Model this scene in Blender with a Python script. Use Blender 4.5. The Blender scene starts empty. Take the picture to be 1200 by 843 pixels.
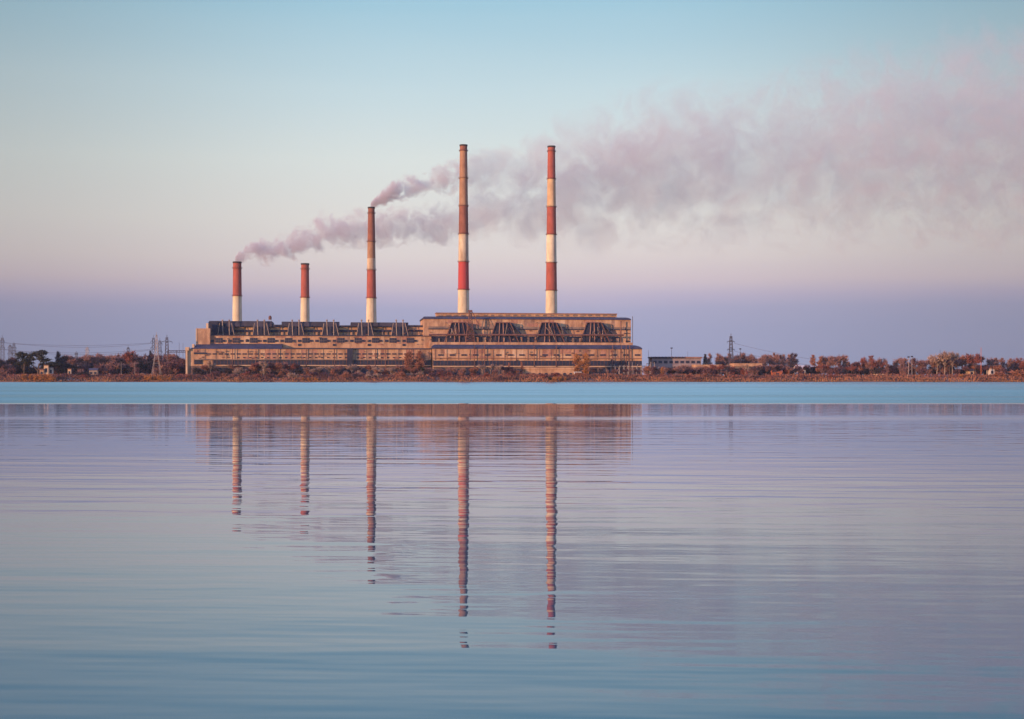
import bpy, math, random
from mathutils import Vector, Matrix
random.seed(11)
R = math.radians
SC = bpy.context.scene
COL = SC.collection

# ------------------------------------------------------------------ camera
F = 1667.0            # focal length in pixels of the 1200 px wide photograph
CAMZ = 3.0
HY = 444.5            # row of the true horizon
cam_d = bpy.data.cameras.new('camera'); cam = bpy.data.objects.new('camera', cam_d); COL.objects.link(cam)
cam.location = (0, 0, CAMZ); cam.rotation_euler = (R(90), 0, 0)
cam_d.sensor_width = 36; cam_d.lens = 36 * F / 1200
cam_d.shift_y = (HY - 421.5) / 1200
cam_d.clip_start = 0.1; cam_d.clip_end = 60000
SC.camera = cam

# ------------------------------------------------------------------ render / view
SC.view_settings.view_transform = 'Standard'
SC.view_settings.look = 'None'
SC.view_settings.exposure = 0.1
SC.view_settings.gamma = 1.0
SC.render.engine = 'CYCLES'
SC.cycles.use_denoising = True
SC.cycles.max_bounces = 6
SC.cycles.volume_bounces = 3
SC.cycles.transparent_max_bounces = 12
SC.cycles.caustics_reflective = False
SC.cycles.caustics_refractive = False

# ------------------------------------------------------------------ sun + sky
SUN_EL = R(7.0)
SUN_AZ = R(50.0)                                  # to the left of "behind the camera"
sdir = Vector((-math.sin(SUN_AZ) * math.cos(SUN_EL), -math.cos(SUN_AZ) * math.cos(SUN_EL), math.sin(SUN_EL)))
ld = bpy.data.lights.new('sun', 'SUN'); ld.energy = 5.0; ld.color = (1.0, 0.60, 0.33); ld.angle = R(0.6)
sun = bpy.data.objects.new('sun', ld); COL.objects.link(sun)
sun.rotation_euler = sdir.to_track_quat('Z', 'Y').to_euler()

def srgb(r, g, b):
    f = lambda c: (c / 255 / 12.92) if c / 255 <= .04045 else ((c / 255 + .055) / 1.055) ** 2.4
    return (f(r), f(g), f(b), 1)

W = bpy.data.worlds.new('World'); SC.world = W; W.use_nodes = True
nt = W.node_tree; N = nt.nodes; L = nt.links; N.clear()
out = N.new('ShaderNodeOutputWorld')
sky = N.new('ShaderNodeTexSky'); sky.sky_type = 'NISHITA'; sky.sun_disc = False
sky.sun_elevation = SUN_EL; sky.sun_rotation = R(180) + SUN_AZ
bg1 = N.new('ShaderNodeBackground'); bg1.inputs[1].default_value = 0.05
L.new(sky.outputs[0], bg1.inputs[0])
tc = N.new('ShaderNodeTexCoord'); sx = N.new('ShaderNodeSeparateXYZ'); L.new(tc.outputs['Generated'], sx.inputs[0])
# elevation bands of the evening sky: blue-violet earth shadow, pink belt, pale zone, cyan above
STOPS = [(0.000, (145, 149, 180)), (0.015, (144, 150, 181)), (0.036, (148, 152, 182)), (0.050, (156, 156, 184)),
         (0.0585, (173, 165, 187)), (0.070, (196, 182, 189)), (0.085, (207, 197, 195)), (0.110, (211, 208, 203)),
         (0.150, (206, 213, 210)), (0.200, (186, 206, 212)), (0.255, (152, 190, 207)), (0.30, (155, 203, 226)), (0.36, (176, 213, 240)),
         (0.50, (176, 208, 250)), (0.68, (120, 152, 225)), (1.0, (88, 116, 205))]
mr = N.new('ShaderNodeMapRange'); mr.inputs[2].default_value = 1.0
nz = N.new('ShaderNodeTexNoise'); nz.inputs['Scale'].default_value = 2.2; nz.inputs['Detail'].default_value = 3
mp = N.new('ShaderNodeMapping'); mp.inputs['Scale'].default_value = (1.5, 1.5, 14)
L.new(tc.outputs['Generated'], mp.inputs[0]); L.new(mp.outputs[0], nz.inputs['Vector'])
m1 = N.new('ShaderNodeMath'); m1.operation = 'MULTIPLY_ADD'; m1.inputs[1].default_value = 0.012; m1.inputs[2].default_value = -0.006
L.new(nz.outputs[0], m1.inputs[0])
m2 = N.new('ShaderNodeMath'); m2.operation = 'ADD'; L.new(sx.outputs[2], m2.inputs[0]); L.new(m1.outputs[0], m2.inputs[1])
ms = N.new('ShaderNodeMath'); ms.operation = 'MAXIMUM'; ms.inputs[1].default_value = 0; L.new(m2.outputs[0], ms.inputs[0])
mq = N.new('ShaderNodeMath'); mq.operation = 'SQRT'; L.new(ms.outputs[0], mq.inputs[0])
cr = N.new('ShaderNodeValToRGB'); L.new(mq.outputs[0], cr.inputs[0])
els = cr.color_ramp.elements
while len(els) > 1: els.remove(els[-1])
els[0].position = 0; els[0].color = srgb(*STOPS[0][1])
for z, c in STOPS[1:]:
    e = els.new(math.sqrt(z)); e.color = srgb(*c)
# lens vignetting put into the sky colour: it dims to both sides
ax = N.new('ShaderNodeMath'); ax.operation = 'ABSOLUTE'; L.new(sx.outputs[0], ax.inputs[0])
am = N.new('ShaderNodeMapRange'); am.interpolation_type = 'SMOOTHSTEP'
am.inputs[1].default_value = 0.06; am.inputs[2].default_value = 0.42; am.inputs[3].default_value = 1.0; am.inputs[4].default_value = 0.65
L.new(ax.outputs[0], am.inputs[0])
gn = N.new('ShaderNodeMapRange'); gn.interpolation_type = 'SMOOTHSTEP'; gn.inputs[1].default_value = .27; gn.inputs[2].default_value = .38; gn.inputs[3].default_value = 1.0; gn.inputs[4].default_value = 1.75; L.new(sx.outputs[2], gn.inputs[0])
gm = N.new('ShaderNodeMath'); gm.operation = 'MULTIPLY'; L.new(gn.outputs[0], gm.inputs[0]); L.new(am.outputs[0], gm.inputs[1])
vm = N.new('ShaderNodeVectorMath'); vm.operation = 'SCALE'; L.new(cr.outputs[0], vm.inputs[0]); L.new(gm.outputs[0], vm.inputs['Scale'])
bg2 = N.new('ShaderNodeBackground'); bg2.inputs[1].default_value = 1.15; L.new(vm.outputs[0], bg2.inputs[0])
mix = N.new('ShaderNodeMixShader'); mix.inputs[0].default_value = 0.92
L.new(bg1.outputs[0], mix.inputs[1]); L.new(bg2.outputs[0], mix.inputs[2]); L.new(mix.outputs[0], out.inputs[0])

# ------------------------------------------------------------------ material helpers
def mat(name, col, rough=0.85, var=0.25, scale=0.15, col2=None, streak=False, metal=0.0, stretch=(1, 1, 1)):
    m = bpy.data.materials.new(name); m.use_nodes = True
    t = m.node_tree; n = t.nodes; l = t.links
    b = n['Principled BSDF']; b.inputs['Roughness'].default_value = rough; b.inputs['Metallic'].default_value = metal
    tcn = n.new('ShaderNodeTexCoord'); mpn = n.new('ShaderNodeMapping')
    mpn.inputs['Scale'].default_value = stretch
    l.new(tcn.outputs['Object'], mpn.inputs[0])
    nn = n.new('ShaderNodeTexNoise'); nn.inputs['Scale'].default_value = scale; nn.inputs['Detail'].default_value = 6; nn.inputs['Roughness'].default_value = .65
    l.new(mpn.outputs[0], nn.inputs['Vector'])
    r = n.new('ShaderNodeValToRGB'); l.new(nn.outputs[0], r.inputs[0])
    c2 = col2 or tuple(c * (1 - var) for c in col)
    grime = streak
    r.color_ramp.elements[0].position = .35; r.color_ramp.elements[0].color = (*c2, 1)
    r.color_ramp.elements[1].position = .62; r.color_ramp.elements[1].color = (*col, 1)
    if grime:
        mp2 = n.new('ShaderNodeMapping'); mp2.inputs['Scale'].default_value = (.16, .16, .06); l.new(tcn.outputs['Object'], mp2.inputs[0])
        n2 = n.new('ShaderNodeTexNoise'); n2.inputs['Scale'].default_value = 1; n2.inputs['Detail'].default_value = 5; n2.inputs['Roughness'].default_value = .7; l.new(mp2.outputs[0], n2.inputs['Vector'])
        r2 = n.new('ShaderNodeValToRGB'); r2.color_ramp.elements[0].position = .40; r2.color_ramp.elements[0].color = (.42, .36, .36, 1); r2.color_ramp.elements[1].position = .56; r2.color_ramp.elements[1].color = (1, 1, 1, 1); l.new(n2.outputs[0], r2.inputs[0])
        mx = n.new('ShaderNodeMixRGB'); mx.blend_type = 'MULTIPLY'; mx.inputs[0].default_value = grime; l.new(r.outputs[0], mx.inputs[1]); l.new(r2.outputs[0], mx.inputs[2])
        l.new(mx.outputs[0], b.inputs['Base Color'])
    else: l.new(r.outputs[0], b.inputs['Base Color'])
    return m

M = {}
M['wall'] = mat('weathered_tan_wall', (0.60, 0.34, 0.195), .9, scale=.06, col2=(0.48, 0.24, 0.135), stretch=(1, 1, .45), streak=.6)
M['wall_light'] = mat('pale_wall', (0.70, 0.45, 0.29), .9, scale=.08, col2=(0.54, 0.33, 0.20))
M['wall_red'] = mat('red_brown_wall', (0.34, 0.17, 0.12), .9, scale=.10, col2=(0.20, 0.09, 0.075))
M['base'] = mat('shaded_base_wall', (0.22, 0.13, 0.10), .9, scale=.12, col2=(0.06, 0.04, 0.05), streak=.6)  # dark tone paints in the shadow over the ground storey
M['stained'] = mat('stained_wall', (0.30, 0.19, 0.14), .9, scale=.09, col2=(0.12, 0.085, 0.08))
M['roof'] = mat('dark_roof_felt', (0.066, 0.054, 0.085), .85, scale=.05, streak=.35, col2=(0.036, 0.03, 0.052))
M['glass'] = mat('dark_dusty_glazing', (0.022, 0.022, 0.05), .5, scale=.2, col2=(0.012, 0.012, 0.03))
M['dark'] = mat('dark_steel', (0.024, 0.023, 0.052), .8, scale=.12, col2=(0.010, 0.010, 0.026))
M['duct'] = mat('duct_metal', (0.36, 0.25, 0.19), .6, scale=.2, col2=(0.22, 0.13, 0.10))
M['rust'] = mat('rusty_steel', (0.20, 0.08, 0.06), .8, scale=.3, col2=(0.10, 0.04, 0.035))
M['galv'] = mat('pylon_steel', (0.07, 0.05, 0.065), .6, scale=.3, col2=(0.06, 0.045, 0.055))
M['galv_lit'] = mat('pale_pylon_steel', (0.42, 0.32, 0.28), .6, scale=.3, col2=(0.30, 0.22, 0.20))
M['white'] = mat('old_white_paint', (0.72, 0.61, 0.56), .7, scale=.2, col2=(0.54, 0.43, 0.40))
M['orange_roof'] = mat('orange_roof_sheet', (0.50, 0.13, 0.06), .7, scale=.2)
M['cream'] = mat('cream_chimney_paint', (0.82, 0.64, 0.45), .85, scale=.07, streak=.35, col2=(0.60, 0.45, 0.29), stretch=(1, 1, .2))
M['cream_dirty'] = mat('weathered_cream_paint', (0.72, 0.56, 0.38), .85, scale=.09, streak=.35, col2=(0.38, 0.21, 0.13), stretch=(1, 1, .25))
M['tan'] = mat('sooty_tan_paint', (0.42, 0.225, 0.125), .85, scale=.09, streak=.35, col2=(0.33, 0.15, 0.085), stretch=(1, 1, .3))
M['orange_cream'] = mat('ochre_paint', (0.66, 0.42, 0.23), .85, scale=.09, streak=.35, col2=(0.52, 0.29, 0.15), stretch=(1, 1, .3))
M['brown'] = mat('sooty_red_paint', (0.30, 0.105, 0.065), .85, scale=.1, streak=.35, col2=(0.20, 0.065, 0.045), stretch=(1, 1, .3))
M['red'] = mat('faded_red_paint', (0.40, 0.09, 0.058), .85, scale=.1, streak=.35, col2=(0.33, 0.075, 0.05), stretch=(1, 1, .3))
M['red_vivid'] = mat('fresh_red_paint', (0.46, 0.055, 0.05), .8, scale=.1, col2=(0.40, 0.045, 0.04), stretch=(1, 1, .3))
M['soot'] = mat('soot_black', (0.05, 0.035, 0.035), .95)
M['bark'] = mat('bark', (0.10, 0.065, 0.055), .95, scale=1.0)
M['bark_pale'] = mat('pale_bark', (0.34, 0.24, 0.19), .95, scale=1.0)
FOL = {
    'red': ((0.30, 0.085, 0.06), (0.15, 0.042, 0.038)),
    'rust': ((0.40, 0.155, 0.085), (0.22, 0.075, 0.05)),
    'orange': ((0.54, 0.22, 0.06), (0.30, 0.10, 0.035)),
    'twig': ((0.34, 0.175, 0.155), (0.20, 0.08, 0.065)),
    'pale': ((0.46, 0.29, 0.21), (0.28, 0.16, 0.13)),
    'dark': ((0.060, 0.036, 0.038), (0.03, 0.02, 0.026)),
    'green': ((0.055, 0.048, 0.026), (0.028, 0.025, 0.018)),
    'purple': ((0.19, 0.075, 0.075), (0.085, 0.038, 0.055)),
}
for k, (a, b) in FOL.items():
    M['f_' + k] = mat('foliage_' + k, a, .95, scale=.25, col2=b)
M['reed'] = mat('golden_reeds', (0.42, 0.19, 0.075), .95, scale=.03, col2=(0.18, 0.065, 0.04))
M['grass'] = mat('russet_grass', (0.34, 0.135, 0.075), .95, scale=.03, col2=(0.12, 0.045, 0.04))
M['ground'] = mat('dry_meadow', (0.30, 0.125, 0.065), .95, scale=.02, col2=(0.13, 0.055, 0.04))

# ------------------------------------------------------------------ mesh helpers
class MB:
    def __init__(s): s.v = []; s.f = []; s.m = []; s.mi = 0; s.sm = False
    def add(s, vs, fs):
        o = len(s.v); s.v += [tuple(v) for v in vs]
        for f in fs: s.f.append(tuple(i + o for i in f)); s.m.append(s.mi)
    def box(s, x0, x1, y0, y1, z0, z1):
        if x0 > x1: x0, x1 = x1, x0
        if z0 > z1: z0, z1 = z1, z0
        s.add([(x0,y0,z0),(x1,y0,z0),(x1,y1,z0),(x0,y1,z0),(x0,y0,z1),(x1,y0,z1),(x1,y1,z1),(x0,y1,z1)],
              [(0,3,2,1),(4,5,6,7),(0,1,5,4),(1,2,6,5),(2,3,7,6),(3,0,4,7)])
    def tube(s, a, b, ra, rb=None, n=5, cap=True):
        rb = ra if rb is None else rb
        a = Vector(a); b = Vector(b); d = b - a
        if d.length < 1e-6: return
        q = d.to_track_quat('Z', 'Y')
        vs = []
        for p, r in ((a, ra), (b, rb)):
            for i in range(n):
                t = 2 * math.pi * i / n
                vs.append(p + q @ Vector((r * math.cos(t), r * math.sin(t), 0)))
        fs = [(i, (i + 1) % n, n + (i + 1) % n, n + i) for i in range(n)]
        if cap: fs += [tuple(range(n))[::-1], tuple(range(n, 2 * n))]
        s.add(vs, fs)
    def lathe(s, prof, n=32, c=(0, 0)):
        vs = []
        for r, z in prof:
            for i in range(n):
                t = 2 * math.pi * i / n
                vs.append((c[0] + r * math.cos(t), c[1] + r * math.sin(t), z))
        fs = []
        for j in range(len(prof) - 1):
            for i in range(n):
                k = (i + 1) % n
                fs.append((j*n+i, j*n+k, (j+1)*n+k, (j+1)*n+i))
        s.add(vs, fs)
    def build(s, name, mats, parent=None, smooth=False):
        me = bpy.data.meshes.new(name); me.from_pydata(s.v, [], s.f)
        for m in (mats if isinstance(mats, (list, tuple)) else [mats]): me.materials.append(m)
        me.polygons.foreach_set('material_index', s.m)
        if smooth: me.polygons.foreach_set('use_smooth', [True] * len(s.f))
        me.update()
        o = bpy.data.objects.new(name, me); COL.objects.link(o); o.parent = parent
        return o

def tag(o, label=None, cat=None, group=None, kind=None):
    if label: o['label'] = label
    if cat: o['category'] = cat
    if group: o['group'] = group
    if kind: o['kind'] = kind
    return o
def thing(name, label, cat, loc=(0, 0, 0), rz=0.0, group=None):
    o = bpy.data.objects.new(name, None); COL.objects.link(o)
    o.location = loc; o.rotation_euler = (0, 0, rz)
    return tag(o, label, cat, group)
def children(o): return KIDS.get(o.name, [])
KIDS = {}
def remember(root):
    for o in bpy.data.objects:
        if o.parent: pass
def copy_thing(src, kids, loc, rz=0, scale=(1, 1, 1), label=None, group=None):
    r = src.copy(); COL.objects.link(r)
    r.location = loc; r.rotation_euler = (0, 0, rz); r.scale = scale
    if label: r['label'] = label
    if group: r['group'] = group
    for k in kids:
        c = k.copy(); COL.objects.link(c); c.parent = r
    return r

def PX(px, py, Y):           # a point at distance Y seen at that row and column
    return Vector(((px - 600) / F * Y, Y, CAMZ + (HY - py) / F * Y))
HAZE = 0.00002
GZ = 6.0                     # height of the plain behind the bank
def hz(py, Y, base=GZ): return CAMZ + (HY - py) / F * Y - base

# ------------------------------------------------------------------ ground
def gnoise(x, y):
    return (math.sin(x * .013 + 1.3) + math.sin(x * .031 + y * .02) * .6 + math.sin(x * .083 + 2 + y * .07) * .35) / 1.95
def gz(x, y):
    prof = [(1424, -1.5), (1430, -.1), (1432, .9), (1440, 1.7), (1455, 3.2), (1468, 5.0), (1480, 5.9), (1500, 6.0), (99999, 6.0)]
    yy = y - 2.5 * gnoise(x * 2.1, 0)
    if yy <= prof[0][0]: return prof[0][1]
    for (a, za), (b, zb) in zip(prof, prof[1:]):
        if yy <= b:
            z = za + (zb - za) * (yy - a) / (b - a); break
    w = max(0, min(1, (y - 1432) / 25)) * max(0, min(1, (1478 - y) / 15))
    return z + gnoise(x, y) * .9 * w
xs = [-3400, -3000, -2000, -1400, -1000] + [-900 + i * 10 for i in range(181)] + [1000, 1400, 2000, 3000, 3400]
ys = [1420, 1426, 1429, 1431, 1433, 1436, 1440, 1445, 1450, 1456, 1462, 1468, 1474, 1480, 1490, 1510, 1600, 2000, 3000, 4500]
g = MB()
g.v = [(x, y, gz(x, y)) for y in ys for x in xs]
nx = len(xs)
for j in range(len(ys) - 1):
    for i in range(nx - 1):
        g.f.append((j*nx+i, j*nx+i+1, (j+1)*nx+i+1, (j+1)*nx+i)); g.m.append(0)
tag(g.build('ground', M['ground'], smooth=True), kind='structure')

# ------------------------------------------------------------------ water
def water_material():
    m = bpy.data.materials.new('lake_water'); m.use_nodes = True
    t = m.node_tree; n = t.nodes; l = t.links
    b = n['Principled BSDF']
    geo = n.new('ShaderNodeNewGeometry')
    def math_(op, a, bb=None, c=None):
        q = n.new('ShaderNodeMath'); q.operation = op
        for i, v in enumerate((a, bb, c)):
            if v is None: continue
            if isinstance(v, (int, float)): q.inputs[i].default_value = v
            else: l.new(v, q.inputs[i])
        return q.outputs[0]
    def noise(vec, sc, det=2, rough=.5, dist=0.0):
        q = n.new('ShaderNodeTexNoise'); q.inputs['Scale'].default_value = 1; q.inputs['Detail'].default_value = det
        q.inputs['Roughness'].default_value = rough; q.inputs['Distortion'].default_value = dist
        mm = n.new('ShaderNodeMapping'); mm.inputs['Scale'].default_value = sc; l.new(vec, mm.inputs[0]); l.new(mm.outputs[0], q.inputs['Vector'])
        return q.outputs[0]
    # wave height (metres): long low swell lines, small ripples; crests run roughly across the view
    rot = n.new('ShaderNodeVectorRotate'); rot.rotation_type = 'Z_AXIS'; rot.inputs['Angle'].default_value = R(3)
    l.new(geo.outputs['Position'], rot.inputs['Vector'])
    P = rot.outputs[0]
    D = 0.02
    def height(P):
        a = noise(P, (.42, 2.1, 1), 1)
        c = noise(P, (1.0, 5.6, 1), 1)
        e = noise(P, (.10, .60, 1), 1)
        f = noise(P, (1.1, 1.7, 1), 1)
        h = math_('MULTIPLY_ADD', f, .0026, math_('MULTIPLY', a, WA))
        h = math_('MULTIPLY_ADD', c, WC, h)
        h = math_('MULTIPLY_ADD', e, WE, h)
        return h
    WA, WC, WE = 0.0062, 0.0007, 0.0220
    def shifted(dx, dy):
        q = n.new('ShaderNodeVectorMath'); q.operation = 'ADD'; l.new(P, q.inputs[0]); q.inputs[1].default_value = (dx, dy, 0); return q.outputs[0]
    h0 = height(P); hx = height(shifted(D, 0)); hy = height(shifted(0, D))
    sp = n.new('ShaderNodeSeparateXYZ'); l.new(geo.outputs['Position'], sp.inputs[0])
    # the wind reaches the far part of the lake beyond about 175 m; one thin streak nearer
    edge = noise(geo.outputs['Position'], (.004, .02, 1), 2)
    yd = math_('MULTIPLY_ADD', edge, 6.0, sp.outputs[1])
    far = n.new('ShaderNodeMapRange'); far.inputs[1].default_value = 173; far.inputs[2].default_value = 186; l.new(yd, far.inputs[0])
    sn = noise(geo.outputs['Position'], (.006, .03, 1), 2)
    ysx = math_('MULTIPLY_ADD', sn, 26.0, sp.outputs[1])
    sd = math_('ABSOLUTE', math_('SUBTRACT', ysx, 122.0))
    st = n.new('ShaderNodeMapRange'); st.inputs[1].default_value = 0.5; st.inputs[2].default_value = 9; st.inputs[3].default_value = .10; st.inputs[4].default_value = 0; l.new(sd, st.inputs[0])
    wind = math_('MAXIMUM', far.outputs[0], st.outputs[0])
    # streaky variation inside the ruffled water
    sv = noise(geo.outputs['Position'], (.0015, .012, 1), 3)
    svr = n.new('ShaderNodeMapRange'); svr.inputs[1].default_value = .3; svr.inputs[2].default_value = .7; svr.inputs[3].default_value = .13; svr.inputs[4].default_value = .20; l.new(sv, svr.inputs[0])
    # calm patches: amplitude varies
    amp = noise(geo.outputs['Position'], (.010, .045, 1), 2)
    ampr = n.new('ShaderNodeMapRange'); ampr.inputs[1].default_value = .3; ampr.inputs[2].default_value = .7; ampr.inputs[3].default_value = .55; ampr.inputs[4].default_value = 1.5; l.new(amp, ampr.inputs[0])
    # waves fade with distance on the calm part
    fd = n.new('ShaderNodeMapRange'); fd.inputs[1].default_value = 20; fd.inputs[2].default_value = 90; fd.inputs[3].default_value = 1; fd.inputs[4].default_value = 1.0; l.new(sp.outputs[1], fd.inputs[0])
    k = math_('MULTIPLY', ampr.outputs[0], fd.outputs[0])
    gx = math_('MULTIPLY', math_('DIVIDE', math_('SUBTRACT', h0, hx), D), k)
    gy = math_('MULTIPLY', math_('DIVIDE', math_('SUBTRACT', h0, hy), D), k)
    ft = n.new('ShaderNodeMapRange'); ft.inputs[1].default_value = 180; ft.inputs[2].default_value = 900; ft.inputs[3].default_value = .15; ft.inputs[4].default_value = .175; l.new(sp.outputs[1], ft.inputs[0])
    tv = n.new('ShaderNodeMapRange'); tv.inputs[1].default_value = .35; tv.inputs[2].default_value = .65; tv.inputs[3].default_value = .75; tv.inputs[4].default_value = 1.25
    l.new(noise(geo.outputs['Position'], (.004, .022, 1), 4, .65), tv.inputs[0])
    gy2 = math_('SUBTRACT', gy, math_('MULTIPLY', math_('MULTIPLY', wind, tv.outputs[0]), ft.outputs[0]))
    cb = n.new('ShaderNodeCombineXYZ'); l.new(gx, cb.inputs[0]); l.new(gy2, cb.inputs[1]); cb.inputs[2].default_value = 1
    nm = n.new('ShaderNodeVectorMath'); nm.operation = 'NORMALIZE'; l.new(cb.outputs[0], nm.inputs[0])
    l.new(nm.outputs[0], b.inputs['Normal'])
    rgh = math_('MULTIPLY_ADD', math_('MULTIPLY', wind, svr.outputs[0]), 1.0, 0.012)
    l.new(rgh, b.inputs['Roughness'])
    b.inputs['Base Color'].default_value = (0.001, 0.088, 0.125, 1)
    b.inputs['IOR'].default_value = 1.45
    return m
FAR_TILT = 0.07
w = MB(); w.v = [(-3400, -600, 0), (3400, -600, 0), (3400, 1436, 0), (-3400, 1436, 0)]; w.f = [(0, 1, 2, 3)]; w.m = [0]
tag(w.build('lake_water', water_material()), kind='structure')

# ------------------------------------------------------------------ the power station frame
TH = math.atan(0.12); DV = Vector((math.cos(TH), math.sin(TH), 0)); NV = Vector((-math.sin(TH), math.cos(TH), 0))
O0 = Vector((0, 1530, GZ))
def la(px, s):               # metres along the facade at which column px meets the plane set back by s
    u = (px - 600) / F
    p = O0 + NV * s
    # p.x + a*DV.x = u*(p.y + a*DV.y)
    return (u * p.y - p.x) / (DV.x - u * DV.y)
def lz(px, py, s):
    p = O0 + NV * s + DV * la(px, s)
    return CAMZ + (HY - py) / F * p.y - GZ
def WP(px, s):               # world ground point
    p = O0 + NV * s + DV * la(px, s); return Vector((p.x, p.y, GZ))
def pbox(mb, px0, px1, py0, py1, s0, s1, base=False):
    pc = (px0 + px1) / 2
    mb.box(la(px0, s0), la(px1, s0), s0, s1, 0 if base else lz(pc, py1, s0), lz(pc, py0, s0))
def pbar(mb, a, b, s, r, n=4, s2=None):
    s2 = s if s2 is None else s2
    mb.tube((la(a[0], s), s, lz(a[0], a[1], s)), (la(b[0], s2), s2, lz(b[0], b[1], s2)), r, n=n)
def curved_roof(mb, px0, px1, s0, wdt, z0, h, e0, e1, back, nseg=8):
    x0, x1 = la(px0, s0), la(px1, s0)
    rows = []
    for j in range(nseg + 1):
        t = j / nseg * math.pi / 2
        c = 1 - math.cos(t); rows.append((x0 + e0 * c, x1 - e1 * c, s0 + wdt * c, z0 + h * math.sin(t)))
    vs = []
    for a, b, s, z in rows: vs += [(a, s, z), (b, s, z)]
    for a, b, s, z in rows: vs += [(a, back, z), (b, back, z)]
    k = len(rows) * 2
    fs = []
    for j in range(nseg):
        i = 2 * j
        fs.append((i, i+1, i+3, i+2)); fs.append((i+1, k+i+1, k+i+3, i+3)); fs.append((i, i+2, k+i+2, k+i))
    i = 2 * nseg
    fs.append((i, i+1, k+i+1, k+i)); fs.append((0, k, k+1, 1))
    mb.add(vs, fs)

# ---------------- west block
WB = thing('power_station_building', 'long low western block of the power station with slanted ducts along its dark stepped roof', 'building', O0, TH)
b = MB()
pbox(b, 219, 505.5, 409, 0, 0, 24, True)
pbox(b, 245, 505.5, 393.8, 0, 20, 60, True)
pbox(b, 229.5, 246.2, 385, 0, 17, 62, True)
pbox(b, 243.8, 500, 382, 0, 40, 96, True)
pbox(b, 478, 500, 381.6, 0, 39, 90, True)
b.build('wall', M['wall'], WB)
b = MB()                                     # sloped annex roof and flat strips
zlo = lz(280, 409, 0) ; zhi = lz(280, 403, 20)
x0, x1 = la(223, -1), la(330, -1)
b.add([(x0, -1, zlo + .02), (x1, -1, zlo + .02), (x1, 19.8, zhi), (x0 + 6, 19.8, zhi), (x0, 19.8, zlo + .02), (x1, 19.8, zlo + .02)],
      [(0, 1, 2, 3), (0, 3, 4), (1, 5, 2), (0, 4, 5, 1), (3, 2, 5, 4)])
pbox(b, 330.2, 506, 408, 409.4, -1, 19.8)
pbox(b, 245.5, 506, 393.1, 393.9, 19, 39.9)
b.build('annex_roof', M['roof'], WB)
for (a, c, t) in ((245, 318.5, 376.4), (330, 398, 377.2), (411, 478.5, 378.0)):
    q = MB(); pbox(q, a, c, t, 382.8, 37, 90); q.build('raised_roof', M['roof'], WB)
for (a, c, t) in ((318.7, 329.8, 380.6), (398.2, 410.8, 381.4), (478.7, 500, 381.2)):
    q = MB(); pbox(q, a, c, t, 383, 38, 90); q.build('low_roof', M['roof'], WB)
q = MB(); pbox(q, 217, 221.2, 407, 411, -2.5, 8); pbox(q, 217.6, 219.6, 411, 0, -2.2, 8, True)
q.build('end_pilaster', M['wall_light'], WB)
q = MB(); pbox(q, 225, 227.5, 403.5, 408.8, 3, 12); q.build('end_pilaster', M['wall_light'], WB)
q = MB(); pbox(q, 241.5, 244, 379, 385, 18, 28); q.build('end_pilaster', M['wall_light'], WB)
q = MB(); pbox(q, 229.5, 230.6, 385.2, 403, 16.6, 17.2); q.build('corner_strip', M['wall_light'], WB)
C7 = [265, 306, 346.7, 387.3, 428, 468.6]
for c in C7:
    q = MB(); pbox(q, c - 9.5, c + 9.5, 382.9, 394.2, 33, 39.8); q.build('duct_housing', M['dark'], WB)
    for (dx0, dx1, y0) in ((-4.3, -3.5, 374.8), (3.7, 3.9, 374.8)):
        q = MB(); pbar(q, (c + dx0, y0), (c + dx1, 394), 29.5, .55); q.tube((la(c + dx0, 29.5), 29.5, lz(c + dx0, y0, 29.5)), (la(c + dx0, 29.5), 29.5, lz(c + dx0, y0 + 1.4, 29.5)), 1.0, n=6)
        q.build('upright_duct', M['duct'], WB)
    for (a, d) in ((-7.6, -10), (6.3, 9.8)):
        q = MB(); pbar(q, (c + a, 379), (c + d, 394), 29.5, .42); q.build('slanted_duct', M['duct'], WB)
q = MB(); pbox(q, 244.2, 255, 377.5, 393.8, 31, 36.8); q.build('duct_housing', M['dark'], WB)
gaps = list(zip([c + 9.7 for c in C7], [c - 9.7 for c in C7[1:]] + [499]))
for (a, c) in gaps:
    q = MB(); pbox(q, a, c, 386.7, 389.0, 38.6, 39.7); q.build('pipe_run', M['dark'], WB)
    q = MB(); pbox(q, a, c, 391.8 + .9, 393.9, 38.5, 39.7); q.build('pipe_run', M['dark'], WB)
    for f in (.25, .5, .75):
        x = a + (c - a) * f
        q = MB(); pbox(q, x - .6, x + .6, 389.2, 392.6, 38.6, 39.7); q.build('panel_joint', M['stained'], WB)
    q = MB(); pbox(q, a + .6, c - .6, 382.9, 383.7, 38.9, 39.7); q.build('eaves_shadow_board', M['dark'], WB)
for i in range(12):                          # large square windows with a hopper beside them
    x = 252.2 + 20.42 * i
    w_ = MB(); pbox(w_, x, x + 8.2, 396.2, 401.8, 19.4, 19.9); o = w_.build('window', M['glass'], WB)
    f_ = MB()
    for k in range(1, 4): pbox(f_, x + 2.05 * k - .12, x + 2.05 * k + .12, 396.2, 401.8, 19.2, 19.38)
    pbox(f_, x, x + 8.2, 398.9, 399.15, 19.2, 19.38)
    f_.build('frame', M['stained'], o)
    q = MB(); pbox(q, x + 8.4, x + 11.6, 398.4, 400.7, 18.9, 19.9); q.build('side_hopper', M['dark'], WB)
    q = MB(); pbox(q, x - 5.3, x - 1.5, 398.3, 400.9, 19.3, 19.9); q.build('side_window', M['glass'], WB)
    if i % 2 == 1:
        q = MB(); pbox(q, x - 5.2, x - 1.7, 403.2, 405.6, 19.3, 19.9); q.build('low_window', M['glass'], WB)
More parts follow.
